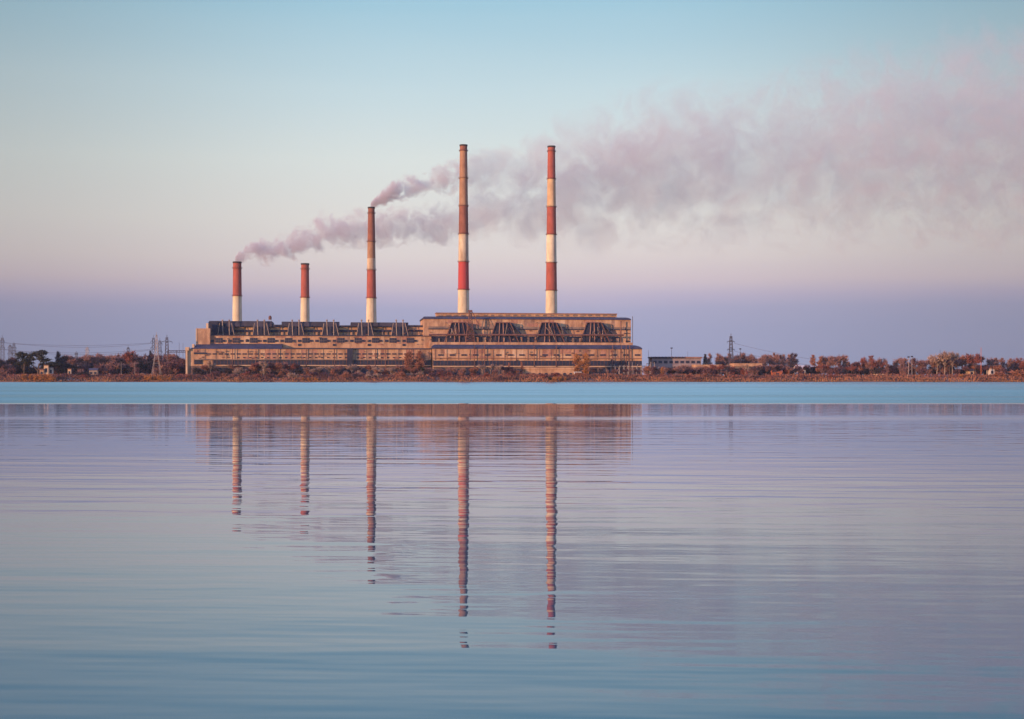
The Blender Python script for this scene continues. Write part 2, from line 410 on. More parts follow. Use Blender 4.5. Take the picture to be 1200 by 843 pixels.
for i in range(36):                          # strip of narrow windows
    x = 242 + 7.02 * i
    if x > 492: break
    if 405 < x < 414: continue
    q = MB(); pbox(q, x, x + 4.9, 414.2, 415.7, -.5, -.05); q.build('narrow_window', M['glass'], WB)
    if x > 272:
        q = MB(); pbox(q, x + .7, x + 3.4, 418.6, 419.8, -.5, -.05); q.build('small_window', M['dark'], WB)  # second row of small windows, drawn as dark panels
q = MB(); pbox(q, 227, 242, 413.2, 415.2, -.6, -.05); q.build('narrow_window', M['glass'], WB)
for i in range(21):
    x = 240 + 12.6 * i
    q = MB(); pbox(q, x, x + .5, 409.6, 422, -.35, -.05); q.build('pilaster', M['stained'], WB)
q = MB(); pbox(q, 249, 505, 422.4, 427.7, -.9, -.05); o = q.build('ribbon_window', M['glass'], WB)
f_ = MB()
for i in range(62): pbox(f_, 250 + 4.1 * i, 250.5 + 4.1 * i, 422.4, 427.7, -1.2, -.95)
f_.build('mullion', M['rust'], o)
q = MB(); pbox(q, 228, 506, 421.2, 422.2, -1.8, -.05); q.build('ledge', M['stained'], WB)
q = MB(); pbox(q, 260, 505, 428, 428.9, -1.4, -.05); q.build('ledge', M['wall_light'], WB)
q = MB(); pbox(q, 222, 505, 429.1, 440.5, -.045, -.01); q.build('base_shade_panel', M['base'], WB)  # thin dark panel, painted shade across the lower storey
random.seed(3)
x = 226
while x < 500:                               # loading openings of the ground storey
    wd = random.uniform(3, 7.5)
    q = MB(); pbox(q, x, x + wd, random.uniform(430.5, 432.5), 440.3, -.6, -.05); q.build('ground_floor_opening', M['dark'], WB)
    x += wd + random.uniform(1.6, 4.5)
q = MB(); pbox(q, 227.5, 237, 421, 427, -.7, -.05); q.build('ground_floor_opening', M['dark'], WB)
q = MB(); pbox(q, 406.8, 413.2, 408.5, 436, -4.5, -.4); q.build('duct_tower', M['dark'], WB)
for x in (272.5, 300, 326, 359, 392, 440, 452, 482):
    q = MB(); pbar(q, (x, 409), (x, 440), -1.6, .35); q.build('downpipe', M['rust'], WB)
def clutter(root, x0, x1, y0, y1, s, n, seed, sizes=(.5, 2.2), hs=(.5, 1.4)):
    random.seed(seed)
    for i in range(n):
        x = random.uniform(x0, x1); y = random.uniform(y0, y1); w2 = random.uniform(*sizes); h2 = random.uniform(*hs)
        q = MB(); pbox(q, x, x + w2, y, y + h2, s - random.uniform(.7, 1.6), s - .7 + .45); q.build('wall_fixture', random.choice([M['dark'], M['stained'], M['rust'], M['rust']]), root)
def patches(root, x0, x1, rows, s, n, seed):
    random.seed(seed)
    for i in range(n):
        y = random.choice(rows); x = random.uniform(x0, x1 - 12); w2 = random.choice([3.2, 6.4, 6.4, 12.8])
        q = MB(); pbox(q, x, min(x + w2, x1), y[0], y[1], s - .07 - .004 * i, s - .003)
        q.build('patched_panel', random.choice([M['stained_tan'], M['pale_tan'], M['ruddy'], M['ruddy']]), root)
M['stained_tan'] = mat('smoked_tan_panel', (0.44, 0.25, 0.16), .9, scale=.3, col2=(0.30, 0.16, 0.11), streak=.6)
M['pale_tan'] = mat('newer_tan_panel', (0.66, 0.41, 0.26), .9, scale=.3, col2=(0.62, 0.36, 0.20), streak=.4)
M['ruddy'] = mat('ruddy_brick_panel', (0.50, 0.23, 0.145), .9, scale=.3, col2=(0.36, 0.16, 0.11), streak=.6)
patches(WB, 226, 504, [(409.8, 413.6), (416.2, 418.2), (418.4, 421), (409.8, 421)], 0, 34, 51)
patches(WB, 246, 495, [(394.2, 396), (402.2, 405), (394.2, 403)], 20, 24, 52)
clutter(WB, 228, 500, 409.8, 421, 0, 36, 31)
clutter(WB, 247, 500, 394.4, 404.5, 20, 26, 32, (.4, 1.6))
clutter(WB, 246, 498, 383, 393, 33, 26, 33, (.6, 3), (.4, 1.2))
# roof tank on trestle
t_ = thing('roof_tank', 'small red-topped tank on a lattice trestle above the western roof', 'tank', WP(316.5, 70) + Vector((0, 0, lz(316.5, 380.4, 38))), TH)
for dx in (-2.2, 2.2):
    for dy in (-1.6, 1.6):
        q = MB(); q.tube((dx, dy, 0), (dx * .45, dy * .45, 6.5), .22, n=4); q.build('leg', M['duct'], t_)
q = MB(); q.tube((-2, -1.5, 2), (2, -1.5, 2), .15, n=4); q.tube((-1.6, -1.2, 4), (1.6, -1.2, 4), .15, n=4); q.build('brace', M['duct'], t_)
q = MB(); q.lathe([(0, 6.5), (1.6, 6.5), (1.8, 9.0), (1.2, 10.6), (0, 11.2)], 12); q.build('tank_body', M['rust'], t_)

# ---------------- east block
EB = thing('power_station_building', 'tall eastern block of the power station with a long ridge monitor and four trapezoid bunkers', 'building', O0, TH)
b = MB()
pbox(b, 507, 752.3, 409.2, 0, -8, 24, True)
pbox(b, 496.5, 739.3, 374.6, 0, 25, 92, True)
pbox(b, 503, 741.5, 401.4, 0, 9, 24.9, True)
b.build('wall', M['wall'], EB)
b = MB(); curved_roof(b, 506, 752.8, -9, 17.8, lz(630, 409.1, -9), lz(630, 404.3, 9) - lz(630, 409.1, -9), 5, 11, 8.9); b.build('annex_roof', M['roof'], EB)
b = MB(); curved_roof(b, 495.6, 739.8, 24, 16, lz(618, 374.5, 24), lz(618, 371, 24) - lz(618, 374.5, 24), 3.5, 6.5, 92.5); b.build('main_roof', M['roof'], EB)
b = MB(); pbox(b, 511.5, 722.8, 368.0, 371.2, 44, 62); b.build('roof_monitor', M['wall'], EB)
b = MB(); pbox(b, 511, 723.3, 367.0, 368.0, 43, 63); b.build('monitor_roof', M['wall_red'], EB)
for i in range(24):
    x = 514 + 8.75 * i
    q = MB(); pbox(q, x, x + random.uniform(3, 6), 368.9, 370.5, 43.5, 43.95); q.build('monitor_window', M['stained'], EB)
q = MB(); pbox(q, 502, 739.0, 383.2, 385.6, 24.2, 24.95); q.build('recessed_band', M['stained'], EB)
q = MB(); pbox(q, 502, 739.0, 385.7, 386.6, 24.3, 24.95); q.build('recessed_band', M['dark'], EB)
q = MB(); pbar(q, (502.5, 392.4), (731, 392.9), 15, 1.0, 8); q.build('pipeline', M['rust'], EB)
q = MB(); pbox(q, 503.5, 727.5, 394.4, 401.2, 23.2, 24.9); q.build('lower_glazing', M['glass'], EB)
q = MB(); pbox(q, 731, 738.5, 390.5, 391.2, 24.2, 24.95); q.build('recessed_band', M['dark'], EB)
q = MB(); pbox(q, 733.5, 738, 399.3, 401, 24.2, 24.95); q.build('window', M['dark'], EB)
q = MB(); pbar(q, (727.6, 376), (727.6, 403), 20, .6); q.build('downpipe', M['rust'], EB)
for i in range(26):
    x = 505 + 8.7 * i
    if x > 724: break
    q = MB(); pbox(q, x, x + random.uniform(1.2, 4.2), 394.6 + random.uniform(0, 2), 401.3, 21.5, 23.0); q.build('pump_bay', random.choice([M['wall'], M['stained'], M['duct']]), EB)
for c in (537.5, 589.5, 643.2, 696.2):
    q = MB(); s0, s1 = 17.0, 23.1
    zt, zb = lz(c, 377.8, s0), lz(c, 401.3, s0)
    q.add([(la(c-14, s0), s0, zb), (la(c+16, s0), s0, zb), (la(c+8.0, s0), s0, zt), (la(c-8.2, s0), s0, zt),
           (la(c-14, s0), s1, zb), (la(c+16, s0), s1, zb), (la(c+8.0, s0), s1, zt), (la(c-8.2, s0), s1, zt)],
          [(0,1,2,3), (1,5,6,2), (5,4,7,6), (4,0,3,7), (3,2,6,7), (0,4,5,1)])
    q.build('coal_bunker', M['dark'], EB)
    for (a, d, r_) in ((-8.2, -16.5, .6), (-3.6, -5.0, .6), (.2, 1.0, .65), (4.6, 9.0, .6), (8.4, 18.2, .6)):
        q = MB(); pbar(q, (c + a, 378.2), (c + d, 401.0), 15.9, r_, 5); q.build('chute', M['rust'] if abs(a) > 6 or a > 4 else M['wall_red'], EB)
    q = MB(); pbar(q, (c - 8.4, 378.3), (c + 8.4, 378.3), 15.9, .5); q.build('head_beam', M['rust'], EB)
    q = MB(); pbar(q, (c + 9.5, 379), (c + 21, 391.5), 21.4, 1.2, 6); q.build('side_chute', M['galv'], EB)
for i in range(18):
    x = 513.5 + 13.55 * i
    if x > 748: break
    q = MB(); pbox(q, x, x + 6.3, 415.3, 417.1, -8.6, -8.05); q.build('window', M['glass'], EB)
    q = MB(); pbox(q, x - 3.7, x - 3.1, 409.6, 422, -8.5, -8.05); q.build('pilaster', M['wall_red'], EB)
q = MB(); pbox(q, 507.5, 752, 419.6, 420.3, -9.2, -8.05); q.build('ledge', M['wall_red'], EB)
q = MB(); pbox(q, 507.5, 752, 422.9, 428.8, -8.9, -8.05); o = q.build('ribbon_window', M['glass'], EB)
f_ = MB()
for i in range(60): pbox(f_, 508 + 4.08 * i, 508.4 + 4.08 * i, 422.9, 428.8, -9.2, -8.95)
f_.build('mullion', M['rust'], o)
q = MB(); pbox(q, 507.5, 752, 429.2, 430, -9.4, -8.05); q.build('ledge', M['wall_light'], EB)
q = MB(); pbox(q, 508, 752, 430.2, 440.5, -8.045, -8.01); q.build('base_shade_panel', M['base'], EB)  # painted shade again, along the foot of the east block
random.seed(8); x = 509
while x < 748:
    wd = random.uniform(3, 7)
    q = MB(); pbox(q, x, x + wd, random.uniform(431, 433.5), 440.4, -8.7, -8.05); q.build('ground_floor_opening', M['dark'], EB)
    x += wd + random.uniform(1.5, 4)
for x in (556, 568, 626, 652, 718, 728.5, 734, 738):
    q = MB(); pbar(q, (x, 405), (x, 440), -10.2, .4); q.build('downpipe', M['rust'], EB)
q = MB(); pbar(q, (741.3, 371), (741.3, 404), 12, .35); q.build('lightning_rod', M['galv'], EB)

patches(EB, 509, 750, [(409.8, 414.6), (417.4, 419.4), (409.8, 419.2)], -8, 30, 53)
patches(EB, 503, 738, [(375, 383), (375, 379), (379.2, 383), (387, 391)], 25, 30, 54)
clutter(EB, 510, 748, 410, 422, -8, 36, 34)
clutter(EB, 503, 736, 375.5, 391, 25, 22, 35, (.5, 2.4), (.4, 1.0))
clutter(EB, 504, 730, 393.5, 400, 17.5, 30, 36, (.5, 3), (.5, 1.6))
for c in (537.5, 589.5, 643.2, 696.2):
    for i in range(7):
        a = c + random.uniform(-14, 14); q = MB(); pbar(q, (a, random.uniform(380, 390)), (a + random.uniform(-7, 9), random.uniform(393, 401)), 15.2, random.uniform(.25, .45)); q.build('strut', random.choice([M['rust'], M['dark'], M['duct']]), EB)
# red lattice crane in front of the east block
c_ = thing('lattice_crane', 'rust red lattice mast standing against the first bunker of the tall block', 'crane', WP(551, 13) , TH)
zb_, zt_ = lz(551, 403.2, 13), lz(551, 366, 13)
q = MB()
for dx in (-1, 1):
    for dy in (-1, 1):
        q.tube((dx * 5.2, dy * 1.6, zb_), (dx * .9, dy * .7, zt_), .38, n=4)
K = 9
for i in range(K):
    t0, t1 = i / K, (i + 1) / K
    w0, w1 = 5.2 + (.9 - 5.2) * t0, 5.2 + (.9 - 5.2) * t1
    z0_, z1_ = zb_ + (zt_ - zb_) * t0, zb_ + (zt_ - zb_) * t1
    q.tube((-w0, -1.5, z0_), (w1, -1.3, z1_), .25, n=4); q.tube((w0, -1.5, z0_), (-w1, -1.3, z1_), .25, n=4); q.tube((-w0, -1.5, z0_), (w0, -1.5, z0_), .25, n=4)
q.build('mast', M['rust'], c_)
q = MB(); q.box(-2.2, 2.2, -2, 2, zt_, zt_ + 2.2); q.build('cab', M['rust'], c_)
q = MB(); q.tube((2.0, 0, zt_ + 1), (9, 0, zt_ - 13), .35, n=4); q.build('jib', M['rust'], c_)

# ------------------------------------------------------------------ chimneys
def chimney(px, s, top, wt, wb, bands, rings, label):
    p = WP(px, s); mpp = p.y / F
    H = lz(px, top, s); zs = lambda py: lz(px, py, s)
    rt, rb = wt / 2 * mpp, wb / 2 * mpp
    zv = zs(372)                              # rb is measured at this row
    def rad(z): return rt + (rb - rt) * (H - z) / (H - zv)
    root = thing('chimney', label, 'chimney', p, TH, 'striped chimneys behind the power station')
    mats = []; b = MB()
    ys_ = [top] + [y for y, _ in bands]
    for (yt, m), yb in zip([(top, bands[0][1])] + [(bands[i][0], bands[i + 1][1]) for i in range(len(bands) - 1)], [y for y, _ in bands]):
        if m not in mats: mats.append(m)
        b.mi = mats.index(m)
        z1_ = zs(yt); z0_ = max(zs(yb), 0) if yb < 440 else 0
        k = max(1, int((z1_ - z0_) / 12))
        b.lathe([(rad(z1_ + (z0_ - z1_) * i / k), z1_ + (z0_ - z1_) * i / k) for i in range(k + 1)][::-1], 40)
    b.build('shaft', [M[x] for x in mats], root, True)
    q = MB(); q.lathe([(rt + .45, H - 1.6), (rt + .5, H + .15), (rt - .5, H + .2), (rt - .9, H - 6), (0, H - 6)], 32); q.build('rim', M['soot'], root)
    for y in rings:
        z = zs(y); r_ = rad(z)
        q = MB(); q.lathe([(r_ - .1, z - .35), (r_ + 1.0, z - .2), (r_ + 1.0, z + .1), (r_ - .1, z + .15)], 32)
        o = q.build('platform', M['rust'], root)
        f_ = MB(); f_.lathe([(r_ + .95, z + 1.0), (r_ + 1.0, z + 1.15), (r_ + .9, z + 1.15)], 32)
        for i in range(16):
            t = i / 16 * 6.2832; f_.tube(((r_ + .95) * math.cos(t), (r_ + .95) * math.sin(t), z), ((r_ + .95) * math.cos(t), (r_ + .95) * math.sin(t), z + 1.1), .06, n=3)
        f_.build('railing', M['rust'], o)
    q = MB(); t = -1.15
    for d_ in (-.35, .35):
        q.tube(((rad(2) + .3) * math.cos(t) + d_, (rad(2) + .3) * math.sin(t), 2), ((rad(H) + .3) * math.cos(t) + d_, (rad(H) + .3) * math.sin(t), H - 1), .1, n=4)
    q.build('ladder', M['rust'], root)
    return p, H
S_CH = 118
ch = {}
ch[1] = chimney(278, S_CH, 307, 9.6, 11.0, [(347.5, 'red'), (450, 'cream')], [314.5, 347], 'leftmost short chimney, red above cream, with smoke drifting from its top')
ch[2] = chimney(357.5, S_CH, 309, 9.0, 10.6, [(349, 'red'), (450, 'cream')], [315.5, 349], 'short chimney with no smoke, red above cream, second from the left')
ch[3] = chimney(435.2, S_CH, 243, 7.6, 12.0, [(283, 'brown'), (303, 'tan'), (316.5, 'cream_dirty'), (349.5, 'red'), (450, 'cream')], [250, 283.5, 316.5, 349.5], 'middle-height chimney with smoke, sooty brown top over one red band')
ch[4] = chimney(543.2, S_CH, 170, 8.6, 13.8, [(176.8, 'brown'), (209, 'tan'), (241.5, 'tan'), (274.5, 'brown'), (307, 'cream_dirty'), (339.7, 'red_vivid'), (450, 'cream')],
                [177, 209, 241.5, 274.5, 307, 339.7], 'tall chimney with faded tan-brown upper bands above a vivid red one')
ch[5] = chimney(646.2, S_CH, 171.5, 8.6, 13.8, [(210, 'red'), (242.7, 'orange_cream'), (275.2, 'red'), (308, 'cream'), (340.7, 'red'), (450, 'cream')],
                [177.5, 210, 242.7, 275.2, 308, 340.7], 'rightmost tall chimney with clean red and cream bands all the way up')

# ------------------------------------------------------------------ smoke
def smoke(name, label, ctrl, slope, y0, ryk, tint, seed, step):
    """ctrl: (px, row of the axis, half height in rows, optical depth)"""
    pts = []
    for px, py, hf, tau in ctrl:
        u = (px - 600) / F
        # X = u*Y, Y = y0 + slope*(X - xs)
        xs_ = (ctrl[0][0] - 600) / F * y0
        Y = (y0 - slope * xs_) / (1 - slope * u); X = u * Y
        pts.append((X, Y, CAMZ + (HY - py) / F * Y, hf / F * Y, tau))
    X0, X1 = pts[0][0] - 1.5, pts[-1][0]
    ZM, RM = 420.0, 150.0
    mb = MB(); n = 14
    import bisect
    def at(X):
        for a, c in zip(pts, pts[1:]):
            if X <= c[0]:
                t = max(0, (X - a[0]) / (c[0] - a[0])); return [a[i] + (c[i] - a[i]) * t for i in range(5)]
        return pts[-1]
    st = []
    K = 60
    for i in range(K + 1):
        t = i / K; X = X0 + (X1 - X0) * (t ** 1.6); st.append((X, at(X)))
    vs = []
    for X, p in st:
        r_ = p[3] * 1.55 + .6
        for k in range(n):
            a = 2 * math.pi * k / n
            vs.append((X - X0, p[1] - y0 + r_ * ryk * math.cos(a), p[2] + r_ * math.sin(a)))
    fs = [(j*n+k, j*n+(k+1) % n, (j+1)*n+(k+1) % n, (j+1)*n+k) for j in range(K) for k in range(n)]
    fs += [tuple(range(n))[::-1], tuple(range(K * n, K * n + n))]
    mb.add(vs, fs)
    m = bpy.data.materials.new(name); m.use_nodes = True
    t = m.node_tree; N_ = t.nodes; l = t.links; N_.clear()
    o_ = N_.new('ShaderNodeOutputMaterial'); vol = N_.new('ShaderNodeVolumePrincipled'); l.new(vol.outputs[0], o_.inputs['Volume'])
    vol.inputs['Color'].default_value = (*tint, 1); vol.inputs['Anisotropy'].default_value = -0.05
    tcn = N_.new('ShaderNodeTexCoord'); s_ = N_.new('ShaderNodeSeparateXYZ'); l.new(tcn.outputs['Object'], s_.inputs[0])
    def mt(op, a, b_=None, c=None, clamp=False):
        q = N_.new('ShaderNodeMath'); q.operation = op; q.use_clamp = clamp
        for i, v in enumerate((a, b_, c)):
            if v is None: continue
            if isinstance(v, (int, float)): q.inputs[i].default_value = v
            else: l.new(v, q.inputs[i])
        return q.outputs[0]
    tx = mt('DIVIDE', s_.outputs[0], X1 - X0, clamp=True)
    tq = mt('SQRT', tx)
    rp = N_.new('ShaderNodeValToRGB'); l.new(tq, rp.inputs[0]); e = rp.color_ramp.elements
    def colr(p): return (p[2] / ZM, math.sqrt(p[3] / RM), p[4] / 2.5, 1)
    e[0].position = 0; e[0].color = colr(pts[0]); e[1].position = 1; e[1].color = colr(pts[-1])
    for p in pts[1:-1]:
        q = e.new(math.sqrt((p[0] - X0) / (X1 - X0))); q.color = colr(p)
    sr = N_.new('ShaderNodeSeparateColor'); l.new(rp.outputs[0], sr.inputs[0])
    zc = mt('MULTIPLY', sr.outputs[0], ZM); rr = mt('MULTIPLY', mt('POWER', sr.outputs[1], 2.0), RM)
    yc = mt('MULTIPLY', mt('ADD', s_.outputs[0], X0 - pts[0][0]), slope)
    dz = mt('DIVIDE', mt('SUBTRACT', s_.outputs[2], zc), rr)
    dy = mt('DIVIDE', mt('SUBTRACT', s_.outputs[1], yc), mt('MULTIPLY', rr, ryk))
    dd = mt('SQRT', mt('ADD', mt('MULTIPLY', dz, dz), mt('MULTIPLY', dy, dy)))
    mpn = N_.new('ShaderNodeMapping'); mpn.inputs['Location'].default_value = (seed, seed * 2, 0); l.new(tcn.outputs['Object'], mpn.inputs[0])
    def nz_(sc, det, ro, dist):
        q = N_.new('ShaderNodeTexNoise'); q.inputs['Scale'].default_value = sc; q.inputs['Detail'].default_value = det
        q.inputs['Roughness'].default_value = ro; q.inputs['Distortion'].default_value = dist; l.new(mpn.outputs[0], q.inputs['Vector']); return q.outputs[0]
    nf = nz_(1 / 15, 4, .62, .5); nc = nz_(1 / 44, 6, .66, .8)
    wf = N_.new('ShaderNodeMapRange'); wf.inputs[1].default_value = 12; wf.inputs[2].default_value = 42; l.new(rr, wf.inputs[0])
    nn = mt('ADD', mt('MULTIPLY', nf, mt('SUBTRACT', 1.0, wf.outputs[0])), mt('MULTIPLY', nc, wf.outputs[0]))
    na = N_.new('ShaderNodeMapRange'); na.inputs[1].default_value = 4; na.inputs[2].default_value = 16; na.inputs[3].default_value = .8; na.inputs[4].default_value = 6.2; l.new(rr, na.inputs[0])
    nm = mt('MULTIPLY', mt('SUBTRACT', nn, 0.5), na.outputs[0])
    val = mt('ADD', mt('SUBTRACT', 1.12, dd), nm)
    sm = N_.new('ShaderNodeMapRange'); sm.interpolation_type = 'SMOOTHSTEP'; sm.inputs[1].default_value = 0.0; sm.inputs[2].default_value = 0.8; l.new(val, sm.inputs[0])
    cut = N_.new('ShaderNodeMapRange'); cut.interpolation_type = 'SMOOTHSTEP'; cut.inputs[1].default_value = 1.5; cut.inputs[2].default_value = 1.1; l.new(dd, cut.inputs[0])
    dens = mt('MULTIPLY', mt('MULTIPLY', sm.outputs[0], cut.outputs[0]), mt('DIVIDE', mt('MULTIPLY', sr.outputs[2], 3.4), mt('MULTIPLY', rr, 1.5)))
    l.new(dens, vol.inputs['Density'])
    m.cycles.volume_step_rate = step if hasattr(m, 'cycles') else 1
    o = mb.build(name, m); o.location = (X0, y0, 0)
    return tag(o, label, 'smoke', kind='stuff')
yA = ch[1][0].y; yB = ch[3][0].y
A = [(277.5, 306.5, 4.2, 4.5), (284, 300, 8, 3.6), (296, 295.5, 12, 2.8), (318, 294, 14, 1.7), (336, 288, 15, 1.6), (354, 283, 17, 1.5), (377, 271, 20, 1.45),
     (405, 270, 20, 1.25), (440, 269, 20, 1.0), (500, 265, 22, .95), (560, 256, 28, .75), (620, 243, 42, .65), (700, 222, 62, .70), (800, 203, 74, .70),
     (900, 188, 86, .70), (1000, 178, 95, .74), (1100, 166, 103, .82), (1230, 160, 110, .78), (1330, 156, 112, .6)]
B = [(436.0, 243, 4.0, 4.0), (443, 236, 7.5, 3.0), (456, 229, 11, 2.2), (472, 222, 13, 1.6), (500, 216, 13, 1.1), (530, 208, 17, .85), (562, 202, 30, .62),
     (600, 197, 38, .55), (650, 188, 45, .5), (720, 175, 55, .42), (800, 165, 60, .3), (870, 160, 60, .02)]
smoke('smoke_plume', 'long pinkish smoke plume from the leftmost chimney spreading across the right sky', A, .35, yA, .8, (0.79, 0.69, 0.685), 3.7, 0.25)
smoke('smoke_plume', 'thinner smoke plume from the middle-height chimney passing behind the tall ones', B, .35, yB, .8, (0.79, 0.69, 0.685), 91.0, 0.25)

# ------------------------------------------------------------------ trees and shrubs
def crown_twigs(mb, centres, n, length, width, up=.5, leaf=.4, leafsize=.5):
    for _ in range(n):
        c, r_, rz_ = random.choice(centres)
        d = Vector((random.gauss(0, 1), random.gauss(0, 1), random.gauss(0, 1))).normalized()
        k = random.random() ** .8 * (1.35 if random.random() < .25 else .95)
        p = Vector(c) + Vector((d.x * r_ * k, d.y * r_ * k, d.z * rz_ * k))
        if random.random() < leaf:
            a = Vector((random.gauss(0, 1), random.gauss(0, 1), random.gauss(0, 1))).normalized() * leafsize * random.uniform(.5, 1.2)
            q = Vector((random.gauss(0, 1), random.gauss(0, 1), random.gauss(0, 1))).normalized() * leafsize * random.uniform(.4, 1)
            mb.add([p - a, p + q, p + a, p - q], [(0, 1, 2, 3)])
        else:
            dr = (Vector((d.x, d.y, abs(d.z) * .6 + up))).normalized()
            dr = (dr + Vector((random.gauss(0, .25), random.gauss(0, .25), random.gauss(0, .2)))).normalized() * length * random.uniform(.6, 1.3)
            sd = dr.cross(Vector((random.gauss(0, 1), random.gauss(0, 1), 0))).normalized() * width
            mb.add([p - sd, p + sd, p + dr], [(0, 1, 2)])
def limbs(mb, base, d, length, rad, depth, ends, spread):
    tip = base + d * length
    mb.tube(base, tip, rad, rad * .55, n=5, cap=False)
    ends.append(tip)
    if depth == 0: return
    for k in range(random.choice((3, 4))):
        f = random.uniform(.45, 1.0)
        ang = random.uniform(0, 6.283)
        nd = (d + Vector((math.cos(ang), math.sin(ang), random.uniform(-.1, .35))) * spread * random.uniform(.7, 1.3)).normalized()
        limbs(mb, base + d * length * f, nd, length * random.uniform(.5, .72), rad * .5, depth - 1, ends, spread)
def make_tree(name, shape, fol, bark='bark', dens=1.0, leaf=.4):
    """unit: about 20 m tall"""
    t = MB(); c = MB(); ends = []
    if shape == 'round':
        t.tube((0, 0, -1), (0, 0, 4), .42, .3, n=6); limbs(t, Vector((0, 0, 1.8)), Vector((random.uniform(-.1, .1), 0, 1)).normalized(), 8, .28, 2, ends, .7)
        cs = [(e, random.uniform(1.2, 2.4), random.uniform(1.2, 2.6)) for e in ends]
        crown_twigs(c, cs, int(1900 * dens), 1.8, .15, .7, leaf, .5)
    elif shape == 'tall':
        t.tube((0, 0, -1), (0, 0, 8), .38, .26, n=6); limbs(t, Vector((0, 0, 1)), Vector((0, 0, 1)), 11, .28, 2, ends, .4)
        cs = [(e, random.uniform(.7, 1.4), random.uniform(1.6, 3.0)) for e in ends]
        crown_twigs(c, cs, int(1600 * dens), 2.0, .14, 1.2, leaf, .45)
    elif shape == 'poplar':
        t.tube((0, 0, -1), (0, 0, 18), .36, .06, n=6)
        cs = []
        for i in range(18):
            z = 2.5 + i * .95; w_ = 1.7 * math.sin(math.pi * min(1, (z - 1) / 19.5)) ** .7 + .25
            a = random.uniform(0, 6.28)
            p = Vector((math.cos(a) * w_ * .55, math.sin(a) * w_ * .55, z)); cs.append((p, w_ * .75, 1.4))
            t.tube((0, 0, z - 1.5), p, .09, .04, n=4, cap=False)
        crown_twigs(c, cs, int(1400 * dens), 1.7, .13, 2.2, leaf, .42)
    elif shape == 'conifer':
        t.tube((0, 0, -1), (0, 0, 18.5), .34, .04, n=6); cs = []
        for i in range(15):
            z = 2 + i * 1.1; w_ = (20 - z) * .2 * random.uniform(.8, 1.2)
            for a in range(5):
                g_ = a * 1.257 + i
                cs.append((Vector((math.cos(g_) * w_ * .6, math.sin(g_) * w_ * .6, z)), w_ * .42, .6))
        crown_twigs(c, cs, int(1700 * dens), .9, .15, .1, leaf, .45)
    elif shape == 'gap':                     # leaning crown with open gaps
        t.tube((0, 0, -1), (.8, 0, 8), .45, .3, n=6); limbs(t, Vector((.6, 0, 6)), Vector((.25, .1, 1)).normalized(), 6, .3, 2, ends, .95)
        limbs(t, Vector((.3, 0, 2)), Vector((.5, .2, .7)).normalized(), 6, .25, 2, ends, .8)
        limbs(t, Vector((.3, 0, 3)), Vector((-.7, .1, .8)).normalized(), 7, .25, 1, ends, .7)
        cs = [(e, random.uniform(.8, 2.0), random.uniform(.7, 1.5)) for e in ends]
        crown_twigs(c, cs, int(2400 * dens), 1.0, .15, .3, leaf, .5)
    zt = max(v[2] for v in c.v); k = 20.0 / zt
    for mb in (t, c): mb.v = [(x * k, y * k, z * k) for x, y, z in mb.v]
    root = thing(name, 'x', 'tree')
    a = t.build('trunk', M[bark], root); b_ = c.build('crown', M['f_' + fol], root)
    return [root, [a, b_], False]
def make_shrub(fol, n=520, flat=.8, twiggy=False):
    c = MB(); cs = []
    for i in range(7):
        a = random.uniform(0, 6.28); r_ = random.uniform(.2, 2.3)
        cs.append((Vector((math.cos(a) * r_, math.sin(a) * r_, random.uniform(1.2, 3.4))), random.uniform(1.0, 1.7), random.uniform(.9, 1.5)))
    for cc, _, _ in cs: c.tube((cc.x * .2, cc.y * .2, -.6), cc, .12, .05, n=4)
    crown_twigs(c, cs, int(n * 1.6), 1.3, .12, .9, .25 if twiggy else .6, .34)
    zt = max(v[2] for v in c.v); k = 5.0 / zt
    c.v = [(x * k, y * k, z * k) for x, y, z in c.v]
    return c.build('shrub', M['f_' + fol])
P = {}
def proto(key, *a, **k): P[key] = [make_tree(*a, **k) for _ in range(3)]
random.seed(21)
proto('round_red', 'bare_tree', 'round', 'red', dens=1.2, leaf=.65)
proto('round_twig', 'bare_tree', 'round', 'twig', dens=.8, leaf=.25)
proto('round_pale', 'bare_tree', 'round', 'pale', bark='bark_pale', dens=.8, leaf=.2)
proto('round_dark', 'bare_tree', 'round', 'dark', dens=1.3)
proto('round_purple', 'bare_tree', 'round', 'purple', dens=1.2)
proto('round_rust', 'bare_tree', 'round', 'rust', dens=1.2, leaf=.6)
proto('tall_twig', 'bare_tree', 'tall', 'twig', dens=.85, leaf=.2)
proto('tall_red', 'bare_tree', 'tall', 'red', leaf=.5)
proto('tall_pale', 'bare_tree', 'tall', 'pale', bark='bark_pale', dens=.7, leaf=.2)
proto('tall_purple', 'bare_tree', 'tall', 'purple', dens=.85, leaf=.2)
proto('poplar_twig', 'poplar_tree', 'poplar', 'twig', dens=.8, leaf=.2)
proto('poplar_rust', 'poplar_tree', 'poplar', 'rust', dens=1.2, leaf=.6)
proto('poplar_orange', 'poplar_tree', 'poplar', 'orange', dens=1.3, leaf=.6)
proto('poplar_dark', 'poplar_tree', 'poplar', 'dark', dens=1.3)
proto('conifer', 'conifer_tree', 'conifer', 'dark', leaf=.7)
proto('green', 'leafy_tree', 'gap', 'green', dens=1.5, leaf=.8)
used = set()
